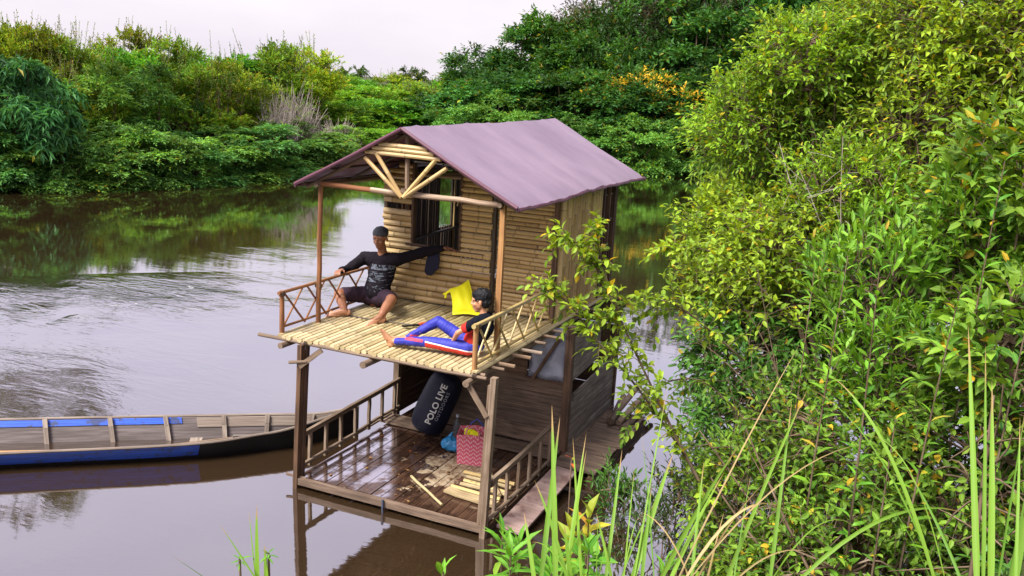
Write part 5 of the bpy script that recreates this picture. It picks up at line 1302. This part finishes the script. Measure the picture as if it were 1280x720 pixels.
def envelope_pts(n, c, r, shell=(.55, 1.0), zmin=-.8):
    d = sph(n, zmin); k = rng.uniform(shell[0], shell[1], (n, 1))**.7
    lump = 1+.16*np.sin(d[:, :1]*5+c[0]*3)*np.cos(d[:, 2:]*4+c[1]*5)
    return np.array(c)+d*np.array(r)*k*lump, d
def bush(name, label, cat, group, parts, base, leafmat, n, L, m, ll, lw, kind='ovate', droop=.35, out_=.55, lift=0., upw=.35, limbs=7, color=None, trunk=.04, shell=(.5, 1.), twig_col=BARK, zmin=-.8, trad=.0035):
    """parts: list of (centre, radii); sprigs of real leaves on twigs, twigs on branches, branches on limbs"""
    F = Fol(); T = Fol(); tot = sum(r[0]*r[1]*r[2] for _, r in parts); base = np.array(base, float)
    for c, r in parts:
        k = int(n*(r[0]*r[1]*r[2])/tot); c = np.array(c, float); r = np.array(r, float)
        # limbs
        nl = max(2, int(limbs*(r[0]*r[1]*r[2])/tot)); e = c+sph(nl, -.3)*r*.45
        b = base+rng.normal(0, .09, (nl, 3))*np.array([1, 1, 0]); mid = b*.45+e*.55+rng.normal(0, .12, (nl, 3))+np.array([0, 0, .25])
        LP = bez(b, mid, e, 9); T.tubes(LP, np.linspace(trunk, trunk*.3, 9)[None]*rng.uniform(.7, 1.1, (nl, 1)), 6)
        S, d = envelope_pts(k, c, r, shell, zmin)
        D = unit(d*.7+np.array([0, 0, upw])+rng.normal(0, .33, (k, 3)))
        LL = rng.uniform(.7, 1.25, k)*L; S = S-D*LL[:, None]*.55
        clump = .5+.5*np.sin(S[:, 0]*4.1+S[:, 2]*3.3+c[0])*np.cos(S[:, 1]*3.7+S[:, 2]*2.1); clump = np.clip(clump*.7+rng.random(k)*.3, 0, 1)
        sprigs(F, S, D, LL, m, ll, lw, kind, droop, out_, clump, lift, T, trad, 3)
        # branch to every third sprig
        q = S[::3]; pts = LP[:, 4:].reshape(-1, 3)
        j = np.argmin(((q[:, None]-pts[None])**2).sum(-1), axis=1); a_ = pts[j]
        mid = (a_+q)/2+rng.normal(0, .05, q.shape)+np.array([0, 0, .05])
        T.tubes(bez(a_, mid, q, 5), np.linspace(.010, .004, 5)[None]*np.ones((len(q), 1)), 4)
    root = empty(name, tuple(base), 0, label, cat, group)
    for fo, nm_, mt in ((F, 'foliage', NM[leafmat]), (T, 'branches', twig_col)):
        o = fo.build(nm_, mt, root); o.location = tuple(-base)
        if color: o.color = (*color, 1)
    return root
def gz(x, y): return float(height(np.array(float(x)), np.array(float(y))))
GB = 'bushes crowding the near bank on the right'
bush('riverside_tree', 'big yellowish green tree with drooping narrow leaves leaning over the river', 'tree', GB,
     [((3.85, 4.1, 3.3), (1.25, 1.2, 1.05)), ((4.3, 4.3, 4.3), (1.1, 1.1, .8)), ((3.55, 3.6, 2.3), (.85, 1.0, .8))], (5.3, 4.2, .1), 'willow', 2500, .42, 10, .095, .34, 'lance', .42, .55, -.12, .2, 14, trunk=.07)
bush('lime_leaved_tree', 'tall lime green tree filling the upper right corner', 'tree', GB,
     [((5.1, 3.9, 4.5), (1.3, 1.2, 1.0)), ((6.0, 3.2, 4.3), (1.2, 1.0, 1.1)), ((5.2, 3.2, 3.6), (1.0, .9, .8))], (6.1, 3.6, .2), 'lime', 2700, .40, 9, .082, .42, 'ovate', .35, .55, -.05, .4, 12, trunk=.07)
bush('slender_tree', 'light green airy tree between the riverside tree and the dark far bank', 'tree', GB,
     [((3.3, 3.3, 3.55), (.6, .7, .6)), ((3.7, 3.2, 4.2), (.6, .6, .5)), ((4.4, 2.2, 3.0), (.6, .5, .6))], (4.5, 3.0, .1), 'lime', 1300, .36, 10, .070, .42, 'ovate', .25, .55, .0, .5, 9, trunk=.03, color=(.85, 1.0, .9))
bush('overhanging_shrub', 'pale lime shrub reaching out over the dark water left of the riverside tree', 'shrub', GB,
     [((3.3, 2.8, 2.55), (.55, .6, .45)), ((3.5, 2.2, 2.1), (.6, .6, .4)), ((3.9, 2.0, 2.5), (.6, .6, .5))], (4.6, 1.9, .2), 'lime', 850, .36, 9, .082, .46, 'ovate', .2, .6, .05, .45, 8)
bush('shaded_bush', 'dark green bush in the shade under the pale lime shrub', 'bush', GB,
     [((3.7, 1.9, 1.35), (.62, .7, .65)), ((3.95, 1.2, .95), (.62, .6, .6))], (4.4, 1.2, .1), 'deep', 700, .32, 8, .09, .42, 'ovate', .3, .6, 0, .3, 8)
bush('long_leaved_shrub', 'fresh green shrub with long pointed leaves in the middle of the right bank', 'shrub', GB,
     [((4.75, .6, 2.5), (.5, .45, .5)), ((4.95, .3, 1.95), (.55, .45, .5)), ((5.35, .7, 2.9), (.45, .45, .5))], (5.1, .5, .3), 'lance', 430, .38, 8, .125, .30, 'lance', .12, .5, .2, .8, 12, trunk=.02)
bush('broad_leaved_bush', 'dark broad leaved bush at the right edge of the picture', 'bush', GB,
     [((5.75, .9, 3.1), (.8, .7, .8)), ((5.7, -.1, 2.3), (.6, .5, .7))], (6.0, .5, .4), 'round', 620, .38, 8, .125, .46, 'ovate', .25, .55, 0, .4, 9)
bush('twiggy_bush', 'tangled twiggy bush with small rounded leaves at the lower right', 'bush', GB,
     [((4.85, .1, 1.4), (.85, .6, .62)), ((5.45, -.3, 1.5), (.7, .5, .6)), ((4.9, -.6, .9), (.7, .5, .5))], (5.1, -.1, .2), 'round', 950, .32, 8, .070, .50, 'ovate', .2, .6, .05, .4, 22, trunk=.016, trad=.003)
bush('low_bush', 'low green bush at the water edge right of the yellow leaved plant', 'bush', GB,
     [((4.15, -.1, 1.0), (.5, .45, .5)), ((4.35, -.5, .65), (.5, .4, .35))], (4.5, -.3, .1), 'willow', 520, .30, 8, .075, .40, 'lance', .2, .6, .1, .5, 10, trunk=.012)
bush('back_bush', 'mid green bush deep behind the other bushes of the right bank', 'bush', GB,
     [((5.6, 5.2, 2.0), (1.5, .9, 1.6)), ((4.6, 3.0, 1.3), (.9, .8, .9)), ((7.6, 4.2, 2.6), (1.3, 1.2, 2.2))], (6.3, 4.8, .2), 'deep', 1600, .45, 9, .13, .42, 'ovate', .3, .6, 0, .3, 10)
bush('back_bush', 'olive bush behind the bushes of the right bank, farthest right', 'bush', GB,
     [((6.6, 1.6, 2.2), (1.0, .9, 1.3)), ((6.2, .3, 1.0), (.8, .8, .8)), ((7.2, 2.4, 3.8), (.9, .9, 1.0))], (6.7, 1.6, .5), 'round', 1000, .42, 8, .12, .45, 'ovate', .3, .6, 0, .3, 9)
bush('swamp_plant', 'dark narrow leaved plant standing in the bright water behind the grass', 'plant', GB,
     [((3.62, .45, .55), (.42, .4, .50)), ((3.30, .25, .35), (.32, .3, .32)), ((3.9, .1, .3), (.35, .3, .3))], (3.6, .2, -.1), 'swamp', 230, .34, 9, .075, .26, 'lance', .05, .55, .25, .9, 16, trunk=.007, shell=(.2, 1.))
bush('swamp_plant', 'small dark plant beside the side deck of the raft house', 'plant', GB,
     [((2.85, .9, .25), (.25, .3, .35))], (2.85, .85, -.1), 'deep', 60, .26, 8, .085, .30, 'lance', .1, .55, .3, .9, 6, trunk=.006, shell=(.1, 1.))

# arching branches in front of the raft house
def arch(label, pts, r, n, L, m, ll, mat='lime', spread=.5, start=.2, lw=.5):
    P = np.array(dens3(pts)); F = Fol(); T = Fol(); k = len(P)
    T.tubes(P[None], np.linspace(r, r*.3, k)[None], 6)
    t = np.linspace(start, 1, n); ii = np.clip((t*(k-1)).astype(int), 0, k-2)
    S = P[ii]; tg = unit(P[ii+1]-P[ii]); D = unit(tg*.55+rng.normal(0, spread, (n, 3))+np.array([0, 0, .1]))
    D[-1] = tg[-1]
    sprigs(F, S, D, rng.uniform(.5, 1.15, n)*L*(1.15-.5*t), m, ll, lw, 'ovate', .35, .6, None, -.02, T, .003, 4)
    root = empty('leafy_branch', tuple(P[0]), 0, label, 'branch', 'leafy branches arching in front of the raft house')
    for fo, nm_, mt in ((F, 'leaves', NM[mat]), (T, 'stem', BARK)):
        o = fo.build(nm_, mt, root); o.location = tuple(-P[0])
def dens3(A, n=8):
    o_ = []; A = [np.array(a_, float) for a_ in A]
    for i in range(len(A)-1):
        for k in range(n):
            t = k/n; p0, p1, p2, p3 = [A[max(0, min(len(A)-1, j))] for j in (i-1, i, i+1, i+2)]
            o_.append(.5*((2*p1)+(-p0+p2)*t+(2*p0-5*p1+4*p2-p3)*t*t+(-p0+3*p1-3*p2+p3)*t**3))
    o_.append(A[-1]); return o_
arch('highest leafy branch, arching up to the purple roof edge', [(4.25, -.45, .3), (3.95, -.5, .95), (3.64, -.53, 1.45), (3.36, -.63, 1.98), (3.13, -.73, 2.45), (2.97, -.78, 2.72), (2.80, -.86, 2.83)], .013, 66, .27, 8, .070)
arch('short leafy branch rising beside the highest one towards the roof corner', [(3.22, -.70, 2.30), (3.12, -.76, 2.55), (3.05, -.78, 2.78), (3.03, -.78, 2.93)], .006, 22, .17, 7, .062)
arch('lower leafy branch touching the rear end of the right upper railing', [(4.1, -.35, .6), (3.7, -.4, 1.25), (3.38, -.60, 1.75), (3.1, -.75, 2.10), (2.87, -.84, 2.38), (2.72, -.88, 2.50)], .010, 60, .25, 8, .066, start=.25)
arch('drooping leafy branch over the right side wall, reaching left from the lime shrub', [(3.95, .1, 1.9), (3.6, -.2, 2.25), (3.42, -.4, 2.38), (3.22, -.6, 2.36), (3.1, -.65, 2.25)], .008, 46, .27, 8, .068, start=.05)
arch('leafy branch hanging over the bright water right of the side deck', [(4.0, .0, 1.5), (3.7, -.1, 1.75), (3.45, -.2, 1.72), (3.28, -.3, 1.52), (3.2, -.3, 1.3)], .007, 26, .2, 7, .055, 'willow', start=.05)
arch('leafy branch at mid height crossing in front of the brown water', [(4.2, .9, 2.0), (3.8, .7, 2.45), (3.5, .5, 2.62), (3.2, .4, 2.62)], .008, 50, .3, 9, .072, start=.0)

# upright leafy shoots that stand out of the bushes
def shoot(label, b, h, lean, n, ll, lw, mat, kind='lance', L=.0):
    b = np.array(b, float); top = b+np.array([lean[0], lean[1], h]); P = bez(b[None], ((b+top)/2+np.array([lean[0]*-.3, 0, .1]))[None], top[None], 12)
    F = Fol(); T = Fol(); T.tubes(P, np.linspace(.009, .003, 12)[None], 5)
    tt = np.linspace(.12, 1, n); ii = tt*11; i0 = np.clip(ii.astype(int), 0, 10); fr_ = (ii-i0)[:, None]
    S = P[0][i0]*(1-fr_)+P[0][i0+1]*fr_; ph = np.arange(n)*2.4
    D = np.stack([np.cos(ph), np.sin(ph), np.full(n, .35)+tt*.7], 1)
    F.leaves(kind, S, D, UP[None]+rng.normal(0, .25, (n, 3)), ll*(1.1-.35*tt)*rng.uniform(.8, 1.15, n), lw, rng.random(n), np.full(n, .7))
    root = empty('upright_shoot', tuple(b), 0, label, 'shoot', 'upright shoots on the right bank')
    for fo, nm_, mt in ((F, 'leaves', NM[mat]), (T, 'stem', BARK)):
        o = fo.build(nm_, mt, root); o.location = tuple(-b)
q_ = [((4.55, -.6, .4), 2.5, (.05, .1), 46, .14, .30, 'lance'), ((4.85, -.9, .5), 2.35, (-.05, .0), 40, .13, .30, 'juicy'), ((5.15, -.8, .6), 2.2, (.1, .1), 40, .14, .28, 'lance'),
      ((4.35, .1, .3), 2.3, (.0, .1), 40, .12, .30, 'lance'), ((5.35, -.3, .6), 2.9, (.05, .1), 48, .13, .33, 'juicy'), ((5.55, -.9, .7), 2.1, (.05, .05), 36, .13, .34, 'deep'), ((4.65, .9, .6), 2.8, (.15, .0), 44, .12, .34, 'juicy'), ((5.0, -1.3, .6), 1.5, (.0, .05), 30, .10, .4, 'round'), ((5.6, .3, 2.4), 1.9, (-.1, .1), 36, .12, .4, 'lime'), ((4.1, 3.2, 3.6), 1.5, (-.25, .1), 40, .09, .4, 'lime'), ((3.75, 3.3, 3.4), 1.15, (-.2, .0), 34, .09, .4, 'yellow'), ((4.7, 3.0, 3.4), 1.7, (.1, .1), 34, .09, .4, 'lime')]
for i, a_ in enumerate(q_):
    lab = ['tall upright shoot with long leaves in the centre of the right bank', 'juicy green shoot standing just right of the central long leaved one', 'long leaved shoot nearest the big upright grass blades', 'long leaved shoot above the low bush at the water edge', 'tallest juicy green shoot, near the right edge', 'dark green shoot low at the right edge', 'juicy green shoot between the lime shrub and the tall upright shoot', 'short round leaved shoot among the dry grass', 'lime green shoot rising into the upper right corner', 'lime green shoot sticking up at the top of the riverside tree', 'yellow shoot sticking up left of the riverside tree top', 'lime green shoot between the riverside tree and the lime tree'][i]
    shoot(lab, *a_)

# grass blades
def blade_pts(b, tip, sag, k=12):
    b, tip = np.array(b, float), np.array(tip, float); t = np.linspace(0, 1, k)[:, None]
    mid = (b+tip)/2+np.array([0, 0, sag]); return (1-t)**2*b+2*t*(1-t)*mid+t*t*tip
def blade_mesh(blades):
    """each blade: (points, width): folded strip"""
    vs = []; fl = []; lc = []; n = 0
    for P, w, c_ in blades:
        k = len(P); D = unit(np.gradient(P, axis=0)); cam = np.array(mw.translation)-P
        S = unit(np.cross(D, np.array([rng.uniform(-.5, .5), -1, rng.uniform(-.1, .3)])[None])) ; N = np.cross(S, D)
        t = np.linspace(0, 1, k)[:, None]; wd = w*(np.minimum(1, t*3+.55))*(1-t**2.6)
        V = np.stack([P-S*wd/2+N*wd*.18, P, P+S*wd/2+N*wd*.18], 1).reshape(-1, 3); vs.append(V)
        i = n+np.arange(k-1)*3
        for a_, b_ in ((0, 1), (1, 2)): fl.append(np.stack([i+a_, i+b_, i+3+b_, i+3+a_], 1))
        c = np.ones((k*3, 4)); c[:, 0] = c_; c[:, 1] = .3+.5*t.repeat(3, 1).ravel(); c[:, 2] = np.tile([1, 0, 1], k); c[:, 3] = t.repeat(3, 1).ravel(); lc.append(c); n += 3*k
    F = Fol(); F.v = vs; F.fl = fl; F.c = lc; F.n = n; return F
def tuft(label, blades, mat='blade', base=None):
    ex = []
    for b, t, s, w, c in (blades[:2] if mat == 'blade' else []):
        for q in range(1):
            j = rng.normal(0, .06, 3); j2 = rng.normal(0, .16, 3)*np.array([1, .6, .5]); f_ = rng.uniform(.45, .85)
            bb_ = np.array(b)+j*np.array([1, 1, .2]); ex.append((tuple(bb_), tuple(bb_+(np.array(t)-np.array(b))*f_+j2), s+rng.uniform(0, .08), w*rng.uniform(.25, .55), rng.random()))
    blades = list(blades)+ex; base = tuple(blades[0][0]); F = blade_mesh([(blade_pts(b, t, s), w, c) for b, t, s, w, c in blades])
    o = F.build('grass_tuft', NM[mat], None, True); o.data.transform(Matrix.Translation(-Vector(base))); o.location = base
    tag(o, label, 'grass', 'tufts of tall grass on the near bank'); return o
tuft('cluster of wide bright green blades in front of the right lower railing', [((3.939, -3.71, 2.044), (3.769, -3.418, 2.622), 0.02, 0.0231, 0.5), ((3.886, -3.733, 2.041), (3.788, -3.369, 2.561), 0.03, 0.0198, 0.3), ((3.967, -3.701, 2.032), (3.875, -3.293, 2.487), 0.03, 0.0145, 0.7), ((4.012, -3.776, 2.1), (3.815, -3.671, 2.42), 0.05, 0.0132, 0.4)], 'blade')
tuft('thin blades in front of the yellow leaved plant', [((4.028, -3.674, 2.035), (3.828, -3.318, 2.469), 0.02, 0.0158, 0.8), ((4.02, -3.773, 2.101), (3.964, -3.744, 2.318), 0.02, 0.0198, 0.4), ((3.907, -3.826, 2.081), (3.796, -3.707, 2.305), 0.02, 0.0172, 0.6)], 'blade')
tuft('single straight blade against the side deck', [((4.074, -3.554, 1.985), (3.987, -3.156, 2.395), 0.02, 0.0145, 0.5), ((4.109, -3.539, 1.987), (3.979, -3.424, 2.228), 0.02, 0.0132, 0.6)], 'blade')
tuft('leaning bright blades against the bright water', [((4.202, -3.698, 2.084), (4.219, -3.262, 2.467), 0.05, 0.0224, 0.6), ((4.24, -3.681, 2.086), (4.18, -3.407, 2.4), 0.03, 0.0132, 0.3), ((4.213, -3.69, 2.098), (4.142, -3.129, 2.688), 0.03, 0.0079, 0.6)], 'blade')
tuft('yellow green arching blades among dry stalks', [((4.319, -3.843, 2.196), (4.474, -3.346, 2.585), 0.07, 0.0185, 0.5), ((4.355, -3.827, 2.198), (4.435, -3.388, 2.483), 0.04, 0.0198, 0.7), ((4.433, -3.795, 2.19), (4.38, -3.504, 2.561), 0.03, 0.0119, 0.4)], 'blade')
tuft('dry straw coloured stalks arching to the right', [((4.395, -3.905, 2.266), (4.631, -3.294, 2.974), 0.06, 0.0063, 0.2), ((4.418, -3.895, 2.267), (4.883, -3.266, 2.644), 0.22, 0.0054, 0.5), ((4.408, -3.902, 2.254), (4.68, -3.515, 2.443), 0.28, 0.0099, 0.9), ((4.443, -3.887, 2.256), (4.604, -3.523, 2.545), 0.1, 0.0072, 0.3), ((4.536, -3.845, 2.261), (4.766, -3.609, 2.363), 0.12, 0.0063, 0.6), ((4.466, -3.876, 2.257), (4.223, -3.719, 2.417), 0.12, 0.0063, 0.4), ((4.474, -3.774, 2.205), (4.483, -3.603, 2.432), 0.03, 0.0081, 0.1)], 'straw')
tuft('pale green blades in front of the twiggy bush', [((4.522, -3.753, 2.208), (4.678, -3.31, 2.825), 0.05, 0.0132, 0.6), ((4.707, -3.572, 2.165), (5.261, -3.158, 2.419), 0.28, 0.0132, 0.5), ((4.666, -3.689, 2.216), (4.632, -3.341, 2.781), 0.03, 0.0132, 0.3)], 'blade')
tuft('long blades bent over to the left near the right edge', [((5.173, -3.564, 2.285), (4.748, -3.269, 2.87), 0.22, 0.0132, 0.7), ((5.185, -3.559, 2.286), (4.67, -3.21, 2.794), 0.25, 0.0066, 0.3)], 'blade')
tuft('tallest pair of broad upright blades at the right', [((5.261, -3.728, 2.373), (5.143, -3.261, 3.119), 0.02, 0.0198, 0.6), ((5.295, -3.712, 2.375), (5.229, -3.371, 2.973), 0.02, 0.0198, 0.8), ((5.274, -3.722, 2.374), (5.195, -3.358, 3.083), 0.02, 0.0119, 0.4)], 'blade')
tuft('slanting blades in the bottom right corner', [((5.347, -3.689, 2.378), (5.378, -3.453, 2.831), 0.03, 0.0198, 0.5), ((5.332, -3.696, 2.377), (5.376, -3.382, 2.67), 0.03, 0.0158, 0.3), ((5.344, -3.789, 2.432), (5.312, -3.465, 2.899), 0.02, 0.0099, 0.5)], 'blade')
tuft('lone thin tuft rising from the bottom left in front of the calm water', [((2.786, -3.931, 1.808), (2.73, -3.872, 2.144), 0.0, 0.033, 0.5), ((2.78, -3.933, 1.807), (2.673, -3.852, 2.101), 0.0, 0.0106, 0.4), ((2.82, -3.92, 1.794), (2.781, -3.888, 1.993), 0.0, 0.0224, 0.6)], 'blade')
# rosettes of broad leaves at the bottom of the picture
def rosette(name, label, cat, c, n, ll, lw, mat, el=(.2, 1.1), kind='lance', stemh=.15, group=None, k=1):
    F = Fol(); T = Fol(); c = np.array(c, float)
    for q in range(k):
        o_ = rng.normal(0, .10 if k > 1 else 0, 3)*np.array([1, 1, .5]); a_ = np.arange(n)*2.4+rng.random()*6; e = np.linspace(el[1], el[0], n)[::-1]+rng.normal(0, .1, n)
        D = np.stack([np.cos(a_)*np.cos(e), np.sin(a_)*np.cos(e), np.sin(e)], 1)
        S = c+o_+np.stack([np.zeros(n), np.zeros(n), np.linspace(0, stemh, n)], 1)
        F.leaves(kind, S, D, UP[None]+rng.normal(0, .2, (n, 3)), ll*rng.uniform(.75, 1.15, n), lw, rng.random(n), rng.uniform(.3, .9, n))
        b = (c+o_)*1.; b0 = b.copy(); b0[2] = gz(*b[:2])-.05; T.tubes(np.array([[b0, (b+b0)/2+np.array([.02, 0, 0]), b+np.array([0, 0, stemh])]]), np.array([[.009, .008, .005]]), 5)
    root = empty(name, tuple(c), 0, label, cat, group)
    for fo, nm_, mt in ((F, 'leaves', NM[mat]), (T, 'stem', BARK)):
        o = fo.build(nm_, mt, root); o.location = tuple(-c)
    return root
for i, (c, n, ll, k, lab) in enumerate([((3.36, -2.75, 1.42), 14, .14, 4, 'lush green plant with pointed leaves below the front right corner of the raft'), ((3.62, -2.85, 1.40), 12, .13, 3, 'green plant right of the lush one, between the grass blades'), ((3.45, -3.65, 1.80), 9, .10, 1, 'small spiky green plant at the bottom centre'), ((4.0, -3.3, 1.75), 10, .10, 3, 'low green plant at the foot of the leaning blades')]):
    rosette('leafy_plant', lab, 'plant', c, n, ll, .26, 'juicy', (.0, 1.2), 'lance', .14, 'leafy plants at the bottom edge', k)
rosette('yellow_leaved_plant', 'plant with large yellow and pale green leaves beside the pinkish board', 'plant', (3.12, -1.25, .86), 9, .17, .42, 'yellow', (.1, 1.2), 'ovate', .22, None, 2)
rosette('broad_leaved_plant', 'pale green broad leaved plant just below the yellow leaved one', 'plant', (3.32, -1.45, .78), 10, .17, .42, 'juicy', (.0, .9), 'ovate', .2, None, 2)
rosette('red_leaved_sprout', 'few red leaves above the yellow leaved plant', 'plant', (3.04, -1.0, 1.30), 3, .07, .38, 'red', (.0, .5), 'lance', .04)
for c, lab in (((2.7, -3.94, 1.91), 'small feathery sprout left of the lone thin tuft'), ((2.8, -3.89, 1.94), 'small feathery sprout right of the lone thin tuft')):
    rosette('feathery_sprout', lab, 'plant', c, 9, .045, .22, 'juicy', (-.5, .5), 'lance', .02)
# grey dead twigs tangled in the right bank
def dead(label, b, tips, r=.008):
    F = Fol(); b = np.array([b]*len(tips), float); e = np.array(tips, float); mid = (b+e)/2+rng.normal(0, .12, b.shape)
    F.tubes(bez(b, mid, e, 8), np.linspace(r, r*.35, 8)[None]*np.ones((len(b), 1)), 5); k = 40
    j = rng.integers(0, len(b), k); t = rng.uniform(.3, .95, (k, 1)); s_ = b[j]*(1-t)+e[j]*t; q = s_+rng.normal(0, .16, (k, 3))
    F.tubes(bez(s_, (s_+q)/2+rng.normal(0, .03, s_.shape), q, 4), np.linspace(r*.4, r*.2, 4)[None]*np.ones((k, 1)), 3)
    o = F.build('dead_branch', BARK if 'pale' not in label.split()[0] else TWIG, None, True); tag(o, label, 'branch', 'dead branches in the right bank'); return o
dead('pale dead branch lying across the riverside tree', (4.6, 1.6, 1.7), [(3.75, 2.1, 3.4), (4.0, 1.7, 3.2), (4.3, 1.9, 3.5)])
dead('thin brown dead branch in front of the pale lime shrub', (4.4, .5, 1.0), [(3.65, .8, 2.3), (3.9, .6, 2.5), (3.5, .5, 1.9)])
dead('dark dead branch slanting through the low bush', (4.9, -.9, .5), [(3.75, -.3, 1.45), (3.9, -.5, 1.2), (4.1, -.5, 1.6)], .014)
dead('thick bare limb at the lower right edge', (5.55, -1.0, .6), [(5.95, -.6, 2.0), (5.5, -.8, 2.2)], .022)
ug = Fol(); n = 2600     # low herbs under the bushes: nobody could count them
x_ = rng.uniform(3.2, 9, n); y_ = rng.uniform(-4.5, 4.5, n); z_ = height(x_, y_); ok = (z_ > -.02)
x_, y_, z_ = x_[ok], y_[ok], z_[ok]; k = len(x_); D = unit(rng.normal(0, .5, (k, 3))+UP)
sprigs(ug, np.stack([x_, y_, z_-.03], 1), D, rng.uniform(.12, .38, k), 7, .075, .36, 'far', .2, .6, None, .1)
o = ug.build('ground_cover', NM['deep']); tag(o, kind='stuff')
